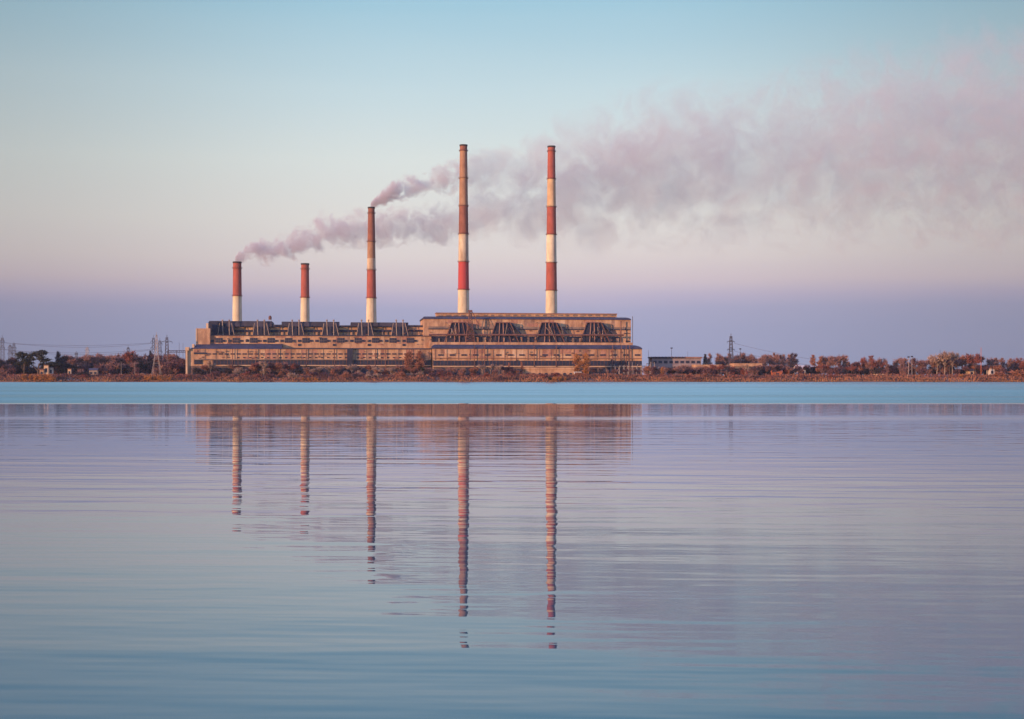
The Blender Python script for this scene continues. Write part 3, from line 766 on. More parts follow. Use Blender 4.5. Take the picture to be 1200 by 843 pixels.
def put_tree(key, px, top, Y, label, group=None, wide=1.0):
    i = random.randrange(3); pr = P[key][i]
    X = (px - 600) / F * Y; base = gz(X, Y)
    H = CAMZ + (HY - top) / F * Y - base; s = H / 20.0
    rz = random.uniform(0, 6.28); sw = s * wide * random.uniform(.92, 1.1)
    if not pr[2]:
        r = pr[0]; pr[2] = True
        r.location = (X, Y, base); r.rotation_euler = (0, 0, rz); r.scale = (sw, sw, s); r['label'] = label
        if group: r['group'] = group
    else:
        r = copy_thing(pr[0], pr[1], (X, Y, base), rz, (sw, sw, s), label)
        if group: r['group'] = group
        elif 'group' in r: del r['group']
    return r
SH = {k: [make_shrub(k, tw, .8, t2) for _ in range(3)] for k, tw, t2 in (('red', 620, False), ('rust', 620, False), ('orange', 600, False), ('twig', 520, True), ('pale', 420, True), ('dark', 620, False), ('purple', 560, False), ('green', 620, False))}
SHU = {}
def put_shrub(k, px, top, Y, label, group=None, wide=1.0):
    src = random.choice(SH[k]); X = (px - 600) / F * Y; base = gz(X, Y)
    H = max(1.5, CAMZ + (HY - top) / F * Y - base); s = H / 5.0
    if src.name not in SHU: o = src; SHU[src.name] = 1
    else:
        o = src.copy(); COL.objects.link(o)
        if 'group' in o: del o['group']
    o.location = (X, Y, base); o.rotation_euler = (0, 0, random.uniform(0, 6.28)); o.scale = (s * wide, s * wide, s)
    tag(o, label, 'shrub', group); return o

# -- trees one can single out (kind, column, top row, distance, label, width)
ONE = [
 ('green', 28, 411.5, 1500, 'dark green gappy tree at far left with a ragged arm reaching left', 1.45),
 ('green', 44, 409.5, 1492, 'darkest tall green tree directly above the small tan hut at far left', 1.35),
 ('poplar_dark', 68.5, 410.5, 1505, 'dark spiky narrow tree just right of the small tan hut', 1.2),
 ('round_dark', 75, 414, 1500, 'dark spreading tree behind the tiny lit hut on left shore', .9),
 ('round_red', 150, 408.5, 1540, 'red-tinged bare tree rising highest between hut row and pale pylon', .8),
 ('conifer', 176, 410, 1560, 'dark pointed conifer just left of the pale near pylon', .9),
 ('poplar_rust', 478.5, 410, 1508, 'left one of the paired brown poplars before the western block end', 1.9),
 ('poplar_rust', 490.5, 409, 1508, 'right one of the paired brown poplars before the western block end', 1.9),
 ('poplar_orange', 676, 412.5, 1500, 'left one of two orange poplars in front of the eastern block', 2.0),
 ('poplar_orange', 686.5, 412, 1500, 'right one of two orange poplars in front of the eastern block', 2.0),
 ('poplar_rust', 596, 424, 1495, 'slim rusty poplar left of the low arcaded shed', 1.2),
 ('poplar_rust', 611, 423, 1495, 'slim rusty poplar touching the low arcaded shed roof', 1.2),
 ('conifer', 826.5, 414.5, 1580, 'dark cone-shaped tree at the right end of the conveyor building', 1.3),
 ('poplar_twig', 831.5, 413, 1590, 'narrow brown poplar beside the dark cone-shaped tree', 1.2),
 ('round_red', 842, 426, 1490, 'rounded wine-red bushy tree below and left of the right lattice pylon', 1.6),
 ('round_red', 998, 428, 1490, 'low rounded wine-red tree below two dark cypress spires', 1.5),
 ('tall_red', 1024, 414.5, 1500, 'tallest reddish tree of the clump left of the twin lamp poles', 1.4),
 ('tall_red', 1014, 419, 1510, 'reddish tree on the left flank of the tall reddish one', 1.3),
 ('poplar_dark', 988.5, 418.5, 1600, 'thin dark cypress spire left of the reddish clump', .8),
 ('poplar_dark', 995, 423, 1600, 'short dark cypress right of the thin spire', .9),
 ('tall_pale', 1107, 409.5, 1490, 'tall pale bare tree with upright branches beside an orange-lit thicket', 1.6),
 ('tall_pale', 1116, 410.5, 1495, 'pale bare tree on the right side of the tallest pale one', 1.5),
 ('round_pale', 1098, 413, 1500, 'broad pale bare tree on the left side of the tallest pale one', 1.2),
 ('round_red', 1143, 412.5, 1490, 'dense dark-red round tree left of the tall orange pole', .95),
 ('poplar_orange', 776, 430, 1478, 'small orange poplar below the left end of the conveyor building', 1.6),
 ('round_rust', 958.5, 430.5, 1480, 'small ochre round tree right of the white-roofed house', 1.2),
 ('tall_pale', 309, 422, 1478, 'pale leafless tree with forked trunk before the western block', 1.3),
 ('round_pale', 247, 421, 1476, 'large pale leafless tree hiding the left end of the western block', 1.0),
 ('green', 495, 430.5, 1480, 'low dark green tree below the paired brown poplars', 1.2),
 ('round_rust', 481, 429.5, 1478, 'golden-brown round tree left of the low dark green tree', 1.3),
 ('round_red', 470, 433, 1478, 'small deep-purple round tree left of the golden-brown one', 1.2),
 ('tall_pale', 566, 426.5, 1476, 'first of three silvery leafless willows in front of the tall block', 1.5),
 ('tall_pale', 575, 425.5, 1476, 'middle one of three silvery leafless willows in front of the tall block', 1.5),
 ('tall_pale', 585, 427, 1476, 'last of three silvery leafless willows in front of the tall block', 1.5),
]
random.seed(5)
for k, px, top, Y, lab, wd in ONE: put_tree(k, px, top, Y, lab, None, wd)
# -- belts
def belt(keys, x0, x1, step, t0, t1, Y0, Y1, label, wide=1.15, skip=()):
    x = x0
    while x < x1:
        if not any(a < x < b_ for a, b_ in skip):
            put_tree(random.choice(keys), x + random.uniform(-.3, .3) * step, random.uniform(t0, t1), random.uniform(Y0, Y1), label, label.split(' in ')[-1] if ' in ' in label else label, wide * 1.22)
        x += step * random.uniform(.75, 1.25)
belt(['round_dark', 'round_purple', 'tall_purple'], -26, 24, 5.5, 415.8, 422.2, 1495, 1560, 'dark bare tree in the thicket left of the gappy green trees')
belt(['round_dark', 'round_purple', 'green'], 52, 92, 6.8, 421.8, 426.2, 1500, 1540, 'low dark tree in the thicket around the small huts')
belt(['round_twig', 'tall_twig', 'tall_purple'], 82, 214, 3.6, 412.3, 418.2, 1545, 1620, 'brown bare tree in the back row between left huts and pylons')
belt(['round_purple', 'round_dark', 'tall_purple', 'round_twig'], 96, 216, 4.2, 419.8, 428.2, 1500, 1535, 'purplish bare tree in the front row between left huts and power station')
belt(['round_twig', 'round_rust', 'round_purple', 'round_pale'], 226, 475, 8.1, 425.8, 432.7, 1478, 1496, 'low bare tree in the row before the western block')
belt(['round_red', 'round_rust', 'tall_twig'], 300, 345, 6.8, 422.8, 426.2, 1485, 1497, 'rusty tree in the dense clump before the western block')
belt(['round_twig', 'round_rust', 'round_purple'], 500, 612, 7.2, 427.8, 433.7, 1478, 1492, 'low bare tree in the row before the eastern block', skip=((560, 592),))
belt(['tall_twig', 'round_purple'], 692, 754, 7.6, 428.8, 434.2, 1478, 1492, 'thin bare tree in the scrub right of the orange poplars')
belt(['round_twig', 'round_rust', 'round_purple'], 760, 836, 6.4, 425.8, 431.2, 1485, 1520, 'bare tree in the scrub below the conveyor building')
belt(['poplar_twig', 'poplar_twig', 'poplar_twig', 'tall_twig'], 840, 934, 3.7, 411.3, 417.2, 1600, 1680, 'slim bare poplar in the row behind the long low sheds', 1.35)
belt(['round_twig', 'tall_purple', 'round_purple', 'tall_pale'], 850, 935, 7.6, 424.8, 431.2, 1480, 1510, 'bare tree in the scrub before the long low sheds')
belt(['tall_twig', 'round_twig', 'poplar_rust'], 954, 992, 5.1, 413.3, 419.2, 1540, 1600, 'brown tree in the clump behind the white-roofed house')
belt(['round_purple', 'round_red', 'tall_purple'], 936, 1002, 6.8, 425.8, 431.2, 1490, 1530, 'dark bushy tree in the row around the white-roofed house')
belt(['tall_purple', 'tall_red', 'tall_twig', 'poplar_twig'], 1002, 1062, 4.2, 416.8, 424.2, 1495, 1550, 'reddish tree in the clump left of the twin lamp poles', 1.25)
belt(['tall_purple', 'round_twig', 'tall_twig'], 1062, 1096, 5.5, 415.8, 423.2, 1500, 1560, 'brown bare tree in the clump around the twin lamp poles')
belt(['tall_pale', 'round_twig', 'round_rust'], 1092, 1136, 5.1, 412.8, 422.2, 1490, 1540, 'brown bare tree in the wood around the tallest pale tree', 1.25)
belt(['round_red', 'round_purple', 'round_rust'], 1132, 1166, 6.0, 422.8, 428.2, 1490, 1530, 'reddish low tree in the clump around the far right house')
belt(['tall_twig', 'poplar_twig', 'tall_red'], 1164, 1226, 4.2, 417.3, 422.2, 1490, 1560, 'brown upright tree in the row at the right edge of the shore', 1.3)
# -- shrubs
def scrub(kinds, x0, x1, step, t0, t1, Y0, Y1, label, wide=1.3):
    x = x0
    while x < x1:
        put_shrub(random.choice(kinds), x, random.uniform(t0, t1), random.uniform(Y0, Y1), label, label, wide * random.uniform(.85, 1.3))
        x += step * random.uniform(.7, 1.3)
scrub(['purple', 'dark', 'purple', 'twig'], -22, 216, 8.8, 425, 431, 1492, 1550, 'tall purplish thicket bush among the trees left of the power station', .75)
scrub(['purple', 'dark', 'twig', 'pale', 'rust'], 232, 500, 12.2, 429, 434, 1478, 1492, 'tall bush close to the foot of the western block', .8)
scrub(['purple', 'rust', 'twig', 'red'], 506, 612, 12.2, 429, 434, 1478, 1492, 'tall bush close to the foot of the eastern block', .8)
scrub(['purple', 'twig', 'red', 'dark'], 758, 1000, 8.8, 426.5, 432, 1488, 1530, 'tall thicket bush among the trees between station and cypresses', .8)
scrub(['purple', 'rust', 'twig', 'red', 'dark'], 1002, 1226, 8.8, 426, 431, 1492, 1540, 'tall thicket bush among the trees on the right part of the shore', .8)
scrub(['purple', 'dark', 'dark', 'twig'], -22, 216, 6.8, 422, 429, 1500, 1580, 'tall dark thicket bush deep among the trees left of the power station', .85)
scrub(['purple', 'twig', 'dark'], 758, 1226, 10.1, 424.5, 429, 1540, 1590, 'tall purplish bush far back on the right part of the shore', .85)
put_shrub('dark', 98, 434, 1462, 'dark round bush on the grassy left bank', None, 1.5)
put_shrub('purple', 252, 433, 1464, 'purple rounded bush in front of the western block left end', None, 1.3)
put_shrub('orange', 56, 438.5, 1440, 'golden bush at the waterline under the left green trees', None, 1.2)
put_shrub('green', 645, 441, 1440, 'dark gap-like low bush at the waterline before the arcaded shed', None, 1.5)
put_shrub('rust', 1194, 432, 1462, 'broad russet thicket at the right edge of the bank', None, 3.0)
put_shrub('rust', 1172, 434.5, 1460, 'russet thicket left of the broad one at the right edge', None, 2.2)
scrub(['rust', 'red', 'twig', 'purple'], 4, 214, 18.0, 436.5, 439.5, 1455, 1474, 'low bush on the grassy bank left of the power station')
scrub(['rust', 'red', 'twig', 'purple', 'pale', 'dark'], 220, 500, 13.0, 434, 439, 1456, 1474, 'low bush on the bank before the western block')
scrub(['rust', 'red', 'twig', 'red', 'purple'], 505, 756, 13.0, 435, 439.5, 1456, 1474, 'low bush on the bank before the eastern block')
scrub(['rust', 'red', 'red', 'twig'], 760, 1000, 18.0, 436, 440, 1455, 1474, 'low bush on the bank between conveyor and cypresses')
scrub(['rust', 'orange', 'twig', 'red'], 1004, 1215, 22.0, 436, 440, 1455, 1474, 'low bush on the right part of the bank')
for i in range(7): put_shrub('orange', 29 + i * 5.6, 437.5 + random.uniform(-.6, 1), 1434, 'golden reed clump leaning at the left waterline', 'golden reed clumps at the left waterline', .7)
for i in range(7): put_shrub('orange', 171 + i * 4.6, 439 + random.uniform(-.4, .8), 1434, 'golden reed clump at the waterline below the pale pylon', 'golden reed clumps below the pale pylon', .8)
for i in range(4): put_shrub('orange', 356 + i * 5, 441 + random.uniform(-.4, .6), 1434, 'yellowish reed clump at the waterline before the western block', 'yellowish reed clumps before the western block', .8)
for i in range(3): put_shrub('orange', 650 + i * 6, 441 + random.uniform(-.4, .6), 1434, 'yellowish reed clump at the waterline before the eastern block', 'yellowish reed clumps before the eastern block', .9)
for v in P.values():
    for pr in v:
        if not pr[2]:
            for k in pr[1]: bpy.data.objects.remove(k)
            bpy.data.objects.remove(pr[0])
for v in SH.values():
    for o in v:
        if o.name not in SHU: bpy.data.objects.remove(o)

# -- grass and reeds
def grass(name, n, yr, hr, mat_, label, wd):
    b = MB()
    for _ in range(n):
        y = random.uniform(*yr); x = random.uniform(-640, 640)
        if gnoise(x * 2.7, y * 3) < -.5 and random.random() < .6: continue
        z = gz(x, y) - .2; h = random.uniform(*hr) * (1 + .4 * gnoise(x * 5, y))
        for k in range(3):
            a = random.uniform(0, 3.14); dx, dy = math.cos(a) * wd, math.sin(a) * wd; lx, ly = random.gauss(0, .3), random.gauss(0, .3)
            b.add([(x - dx, y - dy, z), (x + dx, y + dy, z), (x + dx * .5 + lx, y + dy * .5 + ly, z + h), (x - dx * .3 + lx, y - dy * .3 + ly, z + h * .8)], [(0, 1, 2, 3)])
    tag(b.build(name, mat_), label, 'grass', kind='stuff')
def undergrowth(name, n, label, mat_):
    b = MB()
    for _ in range(n):
        x = random.uniform(-640, 640); y = random.uniform(1458, 1488)
        if gnoise(x * 3.3 + 40, y * 2) < -.35: continue
        h = random.uniform(1.2, 3.6); z = gz(x, y)
        crown_twigs(b, [(Vector((x, y, z + h * .5)), h * .8, h * .55)], 15, 1.3, .12, 1.0, .5, .45)
    tag(b.build(name, mat_), label, 'undergrowth', kind='stuff')
random.seed(14)
undergrowth('undergrowth', 1500, 'russet brushwood covering the top of the bank', M['f_red'])
undergrowth('undergrowth', 1100, 'purplish brushwood mixed into the top of the bank', M['f_purple'])
random.seed(9)
grass('dry_grass', 15000, (1436, 1482), (1.2, 3.2), M['grass'], 'russet dry grass covering the bank of the far shore', .7)
grass('reeds', 6500, (1431, 1437), (.6, 1.7), M['reed'], 'thin line of golden reeds along the far waterline', .5)

# ------------------------------------------------------------------ pylons, poles, wires
def pylon(px, top, Y, arms, mt_, label, wb=5.5, wt=.9, group=None, th=.17, legs=False):
    X = (px - 600) / F * Y; base = gz(X, Y); H = CAMZ + (HY - top) / F * Y - base
    root = thing('lattice_pylon', label, 'pylon', (X, Y, base), random.uniform(-.15, .15), group)
    q = MB()
    def wd(z):
        k = z / H
        if legs: return (wb + (1.5 - wb) * min(1, k / .5)) if k < .5 else 1.5 + (.5 - 1.5) * (k - .5) / .5
        return wb + (wt - wb) * k ** .8
    K = 12; zz = [H * .94 * (i / K) for i in range(K + 1)]
    for i in range(K):
        a, c = wd(zz[i]), wd(zz[i + 1])
        for sx_ in (-1, 1):
            for sy_ in (-1, 1): q.tube((sx_*a, sy_*a, zz[i] - (1 if i == 0 else 0)), (sx_*c, sy_*c, zz[i+1]), th, n=4, cap=False)
        if legs and i < K * .42: continue
        for sy_ in (-1, 1):
            q.tube((-a, sy_*a, zz[i]), (c, sy_*c, zz[i+1]), th * .6, n=3, cap=False); q.tube((a, sy_*a, zz[i]), (-c, sy_*c, zz[i+1]), th * .6, n=3, cap=False)
        for sx_ in (-1, 1): q.tube((sx_*a, -a, zz[i]), (sx_*c, c, zz[i+1]), th * .6, n=3, cap=False)
    if legs:
        a = wd(H * .3); q.tube((-a, -a, H * .3), (a, -a, H * .3), th, n=4)
    q.tube((0, 0, H * .9), (0, 0, H), th, n=4)
    q.build('mast', mt_, root)
    tips = []
    for (py, half) in arms:
        z = CAMZ + (HY - py) / F * Y - base; h = half * Y / F
        q = MB()
        for sy_ in (-.5, .5):
            q.tube((-h, 0, z), (h, 0, z), th * .8, n=4); q.tube((-h, 0, z), (0, sy_, z + 2), th * .5, n=3); q.tube((h, 0, z), (0, sy_, z + 2), th * .5, n=3)
        ca = q.build('cross_arm', mt_, root)
        i_ = MB()
        for sx_ in (-1, 1): i_.tube((sx_ * h, 0, z), (sx_ * h, 0, z - 2), .16, n=4)
        i_.build('insulator', M['dark'], ca)
        for sx_ in (-1, 1): tips.append(Vector((X + sx_ * h, Y, base + z - 2)))
    return tips
def wire(a, b_, sag, label, group, r_=.13):
    q = MB(); n = 24; prev = None
    for i in range(n + 1):
        t = i / n; p = a.lerp(b_, t); p.z -= sag * 4 * t * (1 - t)
        if prev is not None: q.tube(prev - a, p - a, r_, n=3, cap=False)
        prev = p.copy()
    o = q.build('power_line', M['galv']); o.location = a; tag(o, label, 'power line', group)
pA = pylon(2.7, 393, 1560, [(399.5, 2.6), (407.5, 2.8)], M['galv'], 'dark lattice pylon at the left edge of the shore', 3.5)
pylon(11.8, 402, 1700, [(407, 2.5), (414, 2.8)], M['galv'], 'smaller dark pylon immediately left of the twin-armed one', 3)
pylon(16.3, 400.5, 1640, [(407.5, 2.8), (412.5, 3)], M['galv'], 'second pylon right of the one at the left edge', 3.2)
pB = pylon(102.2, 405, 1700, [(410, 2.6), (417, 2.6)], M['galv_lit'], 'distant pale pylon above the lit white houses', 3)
pylon(150.3, 405, 1800, [(409, 2)], M['galv'], 'distant thin mast behind the red-tinged tree', 2.2)
pylon(89.5, 412.5, 1620, [(414, 1.8)], M['galv'], 'short mast behind the bare trees left of the distant pale pylon', 2)
pC = pylon(179.8, 393, 1600, [(400, 3), (407.5, 3.2)], M['galv'], 'dark pylon just left of the pale near pylon', 3.4)
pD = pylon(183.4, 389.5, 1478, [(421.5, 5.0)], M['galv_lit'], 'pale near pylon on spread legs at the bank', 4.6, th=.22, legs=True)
pE = pylon(187.3, 396.5, 1620, [(403, 3), (412, 3)], M['galv'], 'dark pylon just right of the pale near pylon', 3.4)
pF = pylon(195.6, 392.5, 1560, [(400.7, 6)], M['galv'], 'dark pylon with one long cross arm left of the power station', 3.4, th=.26)
pG = pylon(856.6, 391, 1580, [(400.5, 4.5), (409.8, 4.5)], M['galv'], 'tall dark lattice pylon rising from the trees right of the station', 3.6, th=.28)
for i, (a, c, sg) in enumerate(((pA[0], pC[0], 3), (pA[1], pC[1], 5), (pA[2], pC[2], 4), (pA[3], pC[3], 6))):
    wire(a, c, sg, 'sagging wire between the left edge pylon and the pylon pair', 'wires over the left shore')
RT = PX(1150, 411.5, 1540); 
wire(pG[1], PX(1310, 404, 1500), 26, 'upper wire sagging right from the tall dark pylon', None)
wire(pG[3], PX(1310, 410, 1510), 24, 'lower wire sagging right from the tall dark pylon', None)
# switchyard gantry left of the station
gt = thing('switchyard_gantry', 'dark steel gantry bridging from the long-armed pylon to the station', 'gantry', WP(208, 30), TH)
zg = lz(208, 413, 30); xa, xb = la(196, 30) - la(208, 30), la(218, 30) - la(208, 30)
q = MB()
for dz_ in (0, 1.8): q.tube((xa, 0, zg + dz_), (xb, 0, zg + dz_), .3, n=4)
for i in range(10):
    a = xa + (xb - xa) * i / 10; c = xa + (xb - xa) * (i + 1) / 10; q.tube((a, 0, zg + (i % 2) * 1.8), (c, 0, zg + ((i + 1) % 2) * 1.8), .2, n=4)
q.build('beam', M['galv'], gt)
for f in (.02, .5, .98):
    q = MB(); q.tube((xa + (xb - xa) * f, 0, -1), (xa + (xb - xa) * f, 0, zg + 1.8), .35, n=4); q.build('post', M['galv'], gt)
for px, top in ((210, 401), (214.5, 402)):
    p_ = WP(px, 60); o = MB(); o.tube((0, 0, -1), (0, 0, lz(px, top, 60)), .3, .12, n=5)
    o = o.build('lightning_mast', M['galv']); o.location = p_
    tag(o, 'thin mast in the switchyard, %s the station corner' % ('farther from' if px == 210 else 'nearer to'), 'mast')
# switchyard right of the station : portal frames
random.seed(17)
def portal(px, top, s, wpx, label, group):
    p_ = WP(px, s); h = lz(px, top, s); wd = wpx * p_.y / F
    r_ = thing('steel_portal', label, 'portal frame', p_, TH, group)
    for x in (-wd / 2, wd / 2):
        q = MB(); q.tube((x, 0, -1), (x, 0, h), .28, n=4); q.build('post', M['galv_lit'], r_)
    q = MB(); q.box(-wd / 2, wd / 2, -.3, .3, h - .5, h + .2); q.build('beam', M['galv'], r_)
for i in range(11):
    portal(718 + i * 5.2, random.uniform(424, 430), -22 + random.uniform(-4, 6), 4.2, 'thin steel portal frame standing in the switchyard at the station right corner', 'portal frames at the station right corner')
def lamp_mast(px, top, Y, mt_, label, r_=.32, head=True):
    X = (px - 600) / F * Y; base = gz(X, Y); H = CAMZ + (HY - top) / F * Y - base
    t = thing('lamp_mast', label, 'mast', (X, Y, base))
    q = MB(); q.tube((0, 0, -1), (0, 0, H), r_, r_ * .6, n=6); q.build('pole', mt_, t)
    if head:
        q = MB(); q.lathe([(0, H - .3), (1.2, H - .2), (1.3, H + .9), (0, H + 1.1)], 10); q.build('lamp_head', M['dark'], t)
lamp_mast(787, 408.5, 1600, M['galv'], 'floodlight mast above the conveyor building')
lamp_mast(867.5, 409.5, 1600, M['galv'], 'floodlight mast just right of the tall dark pylon')
lamp_mast(760, 410.5, 1560, M['galv_lit'], 'plain thin mast between station and conveyor building', .3, False)
lamp_mast(806, 412, 1600, M['galv'], 'short thin mast on the far side of the conveyor building', .2, False)
lamp_mast(923.5, 420.5, 1560, M['galv'], 'small lamp mast among the slim poplars')
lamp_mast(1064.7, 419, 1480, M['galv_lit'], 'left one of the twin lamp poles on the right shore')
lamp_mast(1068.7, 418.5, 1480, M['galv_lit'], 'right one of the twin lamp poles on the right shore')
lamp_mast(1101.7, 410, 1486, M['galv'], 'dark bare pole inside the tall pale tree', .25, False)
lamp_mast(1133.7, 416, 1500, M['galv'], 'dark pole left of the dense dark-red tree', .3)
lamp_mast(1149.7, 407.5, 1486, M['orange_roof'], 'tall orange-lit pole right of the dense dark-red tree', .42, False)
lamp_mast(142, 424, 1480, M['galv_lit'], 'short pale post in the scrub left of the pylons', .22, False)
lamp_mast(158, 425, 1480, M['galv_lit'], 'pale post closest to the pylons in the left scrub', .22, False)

# ------------------------------------------------------------------ low buildings
def house(px0, px1, wtop, rtop, Y, dep, wm, rm, label, name='house', cat='house', nwin=2, gable=True, hip=0.0):
    X0 = (px0 - 600) / F * Y; X1 = (px1 - 600) / F * Y; xc = (X0 + X1) / 2; hw = (X1 - X0) / 2
    base = gz(xc, Y); hw_ = CAMZ + (HY - wtop) / F * Y - base; hr_ = CAMZ + (HY - rtop) / F * Y - base
    r_ = thing(name, label, cat, (xc, Y, base), TH)
    q = MB(); q.box(-hw, hw, 0, dep, -1.5, hw_); q.build('wall', wm, r_)
    q = MB(); e = .5
    if gable:
        q.add([(-hw-e, -e, hw_ + .01), (hw+e, -e, hw_ + .01), (hw+e-hip, dep/2, hr_), (-hw-e+hip, dep/2, hr_), (-hw-e, dep+e, hw_ + .01), (hw+e, dep+e, hw_ + .01)],
              [(0,1,2,3), (3,2,5,4), (0,3,4), (1,5,2), (0,4,5,1)])
    else: q.box(-hw-e, hw+e, -e, dep+e, hw_ + .01, hr_)
    q.build('roof', rm, r_)
    for i in range(nwin):
        x = -hw + 2 * hw * (i + .5) / nwin; ww = min(1.6, 2 * hw / nwin * .28)
        q = MB(); q.box(x - ww, x + ww, -.12, -.01, hw_ * .35, hw_ * .75); q.build('window', M['glass'], r_)
    return r_
H_ = [
 (51.5, 56.5, 428.5, 427.0, 1484, 6, 'wall_light', 'rust', 'small tan hut under the dark green trees on the left shore', 1, True),
 (46.5, 51, 434, 432.5, 1482, 5, 'wall', 'rust', 'low brown lean-to touching the small tan hut', 1, False),
 (57.5, 61.5, 431, 429.6, 1490, 6, 'white', 'roof', 'little white and blue-grey shed right of the tan hut', 1, False),
 (79.5, 83, 433, 432, 1482, 5, 'wall_light', 'rust', 'tiny brightly lit hut alone on the left bank', 1, False),
 (104.5, 114, 434.2, 431.5, 1482, 7, 'duct', 'galv', 'low grey-roofed house on the left bank', 2, True),
 (104, 108, 417.5, 416.5, 1680, 10, 'white', 'rust', 'white house showing above the trees beneath the distant pale pylon', 2, True),
 (108.5, 112.5, 420.5, 419.5, 1670, 10, 'wall_light', 'rust', 'lower cream house joined right of the white one among trees', 2, False),
 (115.3, 118.7, 418.6, 417.6, 1650, 10, 'white', 'white', 'bright white narrow house among bare trees', 1, True),
 (119.3, 122.5, 420.2, 419, 1660, 10, 'wall', 'rust', 'tan narrow house right of the bright white one', 1, True),
 (164, 168, 419, 417.6, 1650, 10, 'white', 'rust', 'pale house far behind trees left of the dark conifer', 1, True),
 (171.5, 174.5, 418.5, 417.4, 1650, 10, 'white', 'white', 'white tower-like house directly left of the dark conifer', 1, False),
 (188.5, 194, 421.5, 420.5, 1640, 14, 'wall', 'wall_light', 'tan block behind the pale near pylon', 2, False),
 (197.5, 203, 417.5, 416.3, 1640, 14, 'white', 'wall_light', 'bright block right of the long-armed pylon', 2, False),
 (204, 208, 419, 418, 1650, 14, 'wall_light', 'rust', 'cream block between bright block and station', 2, False),
 (614.5, 672.8, 433.2, 430.8, 1497, 12, 'wall', 'wall', 'low arcaded shed with lit flat roof in front of the tall block', 0, False),
 (860, 893, 429.5, 426, 1540, 16, 'stained', 'wall', 'long shed with a lit roof slab below the slim poplars', 6, False),
 (815, 846, 430.5, 427.5, 1530, 16, 'duct', 'wall', 'long grey shed left of the lit roof slab shed', 5, False),
 (905.5, 917, 436.2, 433.4, 1486, 6, 'orange_roof', 'orange_roof', 'small orange-red shed on the bank right of the long sheds', 1, True),
 (934, 944, 433, 428.3, 1530, 12, 'white', 'white', 'white house with grey gabled roof among dark trees', 2, True),
 (945, 957, 431.5, 428.8, 1540, 12, 'duct', 'white', 'grey house right of the white gabled one', 3, True),
 (1025, 1037, 440.3, 438.6, 1480, 6, 'duct', 'wall_light', 'low lit hut on the bank below the reddish clump', 3, False),
 (1038, 1045, 440.5, 439, 1480, 6, 'wall_light', 'wall', 'squat cream hut right of the low lit hut', 2, False),
 (1060, 1070, 441, 439.6, 1478, 6, 'wall_light', 'wall_light', 'low cream wall-like hut at the foot of the twin lamp poles', 2, False),
 (1160, 1165.5, 432.5, 429.8, 1500, 8, 'white', 'wall', 'small white house right of the tall orange-lit pole', 1, True),
 (1136, 1141.5, 434.5, 432.6, 1496, 8, 'wall_light', 'rust', 'small cream house under the dense dark-red tree', 1, True),
]
for a in H_: house(a[0], a[1], a[2], a[3], a[4], a[5], M[a[6]], M[a[7]], a[8], 'shed' if ('shed' in a[8] or 'hut' in a[8] or 'lean-to' in a[8]) else 'house',
                   'shed' if ('shed' in a[8] or 'hut' in a[8] or 'lean-to' in a[8]) else 'house', a[9], a[10])
shed = [o for o in bpy.data.objects if o.get('label', '').startswith('low arcaded shed')][0]
hw_ = (672.8 - 614.5) / F * 1497 / 2
for i in range(8):                           # dark arches of the low shed
    x = -hw_ + (i + .5) * 2 * hw_ / 8; vs = [(x - 2, -.2, -1.4), (x + 2, -.2, -1.4)]
    for k in range(9):
        t = k / 8 * math.pi; vs.append((x + 2 * math.cos(t), -.2, 2.0 + 1.6 * math.sin(t)))
    q = MB(); nn_ = len(vs); q.add(vs + [(a, -.02, c) for a, _, c in vs], [tuple(range(nn_))] + [(i_, nn_ + i_, nn_ + (i_ + 1) % nn_, (i_ + 1) % nn_) for i_ in range(nn_)])
    q.build('arch', M['dark'], shed)
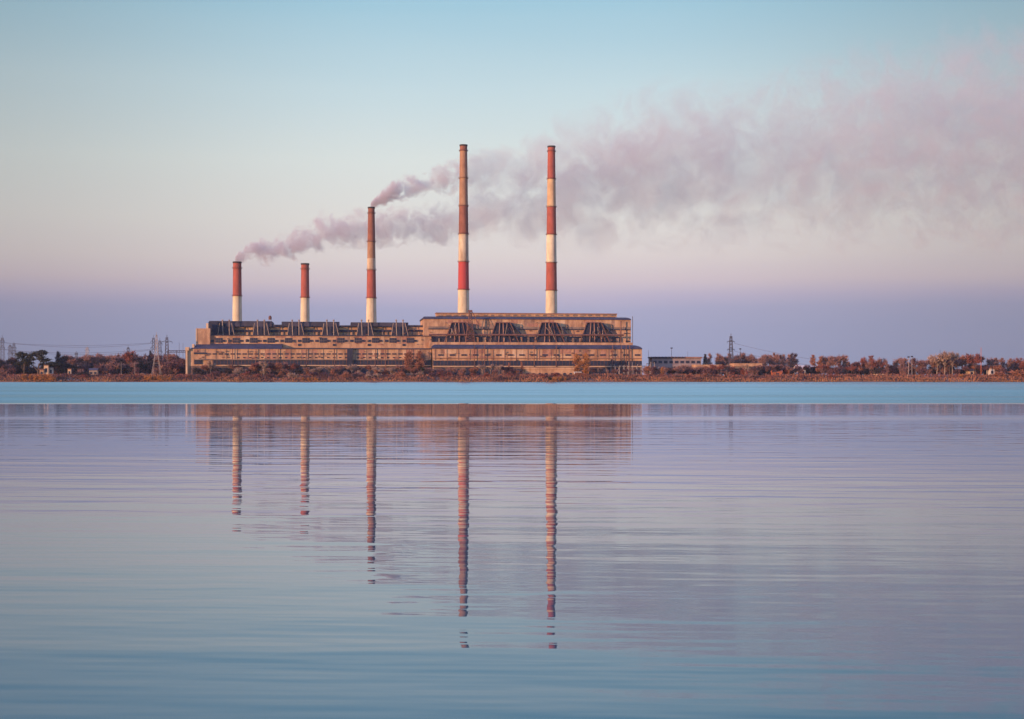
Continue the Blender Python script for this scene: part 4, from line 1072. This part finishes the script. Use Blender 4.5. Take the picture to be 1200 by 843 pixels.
# white portal kiosk at the bank
k_ = thing('bank_kiosk', 'small dark kiosk in a white square frame beside the arcaded shed', 'kiosk', (*PX(677, 0, 1478).xy, gz(PX(677, 0, 1478).x, 1478)), TH)
for x in (-3.4, 3.4):
    q = MB(); q.box(x - .35, x + .35, -.6, .2, -1, 4.2); q.build('post', M['white'], k_)
q = MB(); q.box(-3.9, 3.9, -.7, 4, 4.21, 4.9); q.build('roof', M['white'], k_)
q = MB(); q.box(-3.0, 3.0, .3, 3.8, -1, 4.18); q.build('wall', M['dark'], k_)
# conveyor building right of the station
cv = thing('conveyor_building', 'long pinkish grey conveyor building with a dark trussed roof edge', 'building', (*PX(793, 0, 1570).xy, GZ), TH)
hwc = 29.5 / F * 1570
q = MB(); q.box(-hwc, hwc, 0, 16, -1, hz(420.2, 1570)); q.build('wall', mat('pink_grey_sheeting', (0.36, 0.26, 0.25), .8, scale=.1, col2=(0.22, 0.15, 0.16)), cv)
q = MB(); q.box(-hwc - 1, hwc * .35, -1, 17, hz(420.1, 1570), hz(418.3, 1570)); q.build('roof', M['dark'], cv)
q = MB(); q.box(hwc * .35 + .1, hwc + 1, -1, 17, hz(420.1, 1570), hz(418.3, 1570)); q.build('roof', M['wall_red'], cv)
for i in range(9):
    x = -hwc + (i + .5) * 2 * hwc / 9
    q = MB(); q.box(x - 2, x + 2, -.15, -.01, hz(426, 1570), hz(423, 1570)); q.build('window', M['glass'], cv)
for i in range(10):
    x = -hwc + (i + .5) * hwc * 1.35 / 10
    q = MB(); q.tube((x, -1.2, hz(420, 1570)), (x + 2.2, -1.2, hz(418, 1570)), .3, n=4); q.build('truss_member', M['rust'], cv)
# low wall right of the orange shed
q = MB(); q.box(-14, 14, 0, .5, -1, 2.4); o = q.build('boundary_wall', M['galv']); o.location = (PX(932, 0, 1482).x, 1482, gz(PX(932, 0, 1482).x, 1482)); tag(o, 'low dark boundary wall running right from the orange-red shed', 'wall')

# ------------------------------------------------------------------ evening haze
hm = bpy.data.materials.new('evening_haze'); hm.use_nodes = True
t_h = hm.node_tree; t_h.nodes.clear()
o_h = t_h.nodes.new('ShaderNodeOutputMaterial'); v_h = t_h.nodes.new('ShaderNodeVolumePrincipled')
v_h.inputs['Color'].default_value = (0.86, 0.84, 1.0, 1); v_h.inputs['Density'].default_value = HAZE
t_h.links.new(v_h.outputs[0], o_h.inputs['Volume'])
q = MB(); q.box(-3500, 3500, -700, 4600, -3, 460); tag(q.build('haze', hm), kind='stuff')
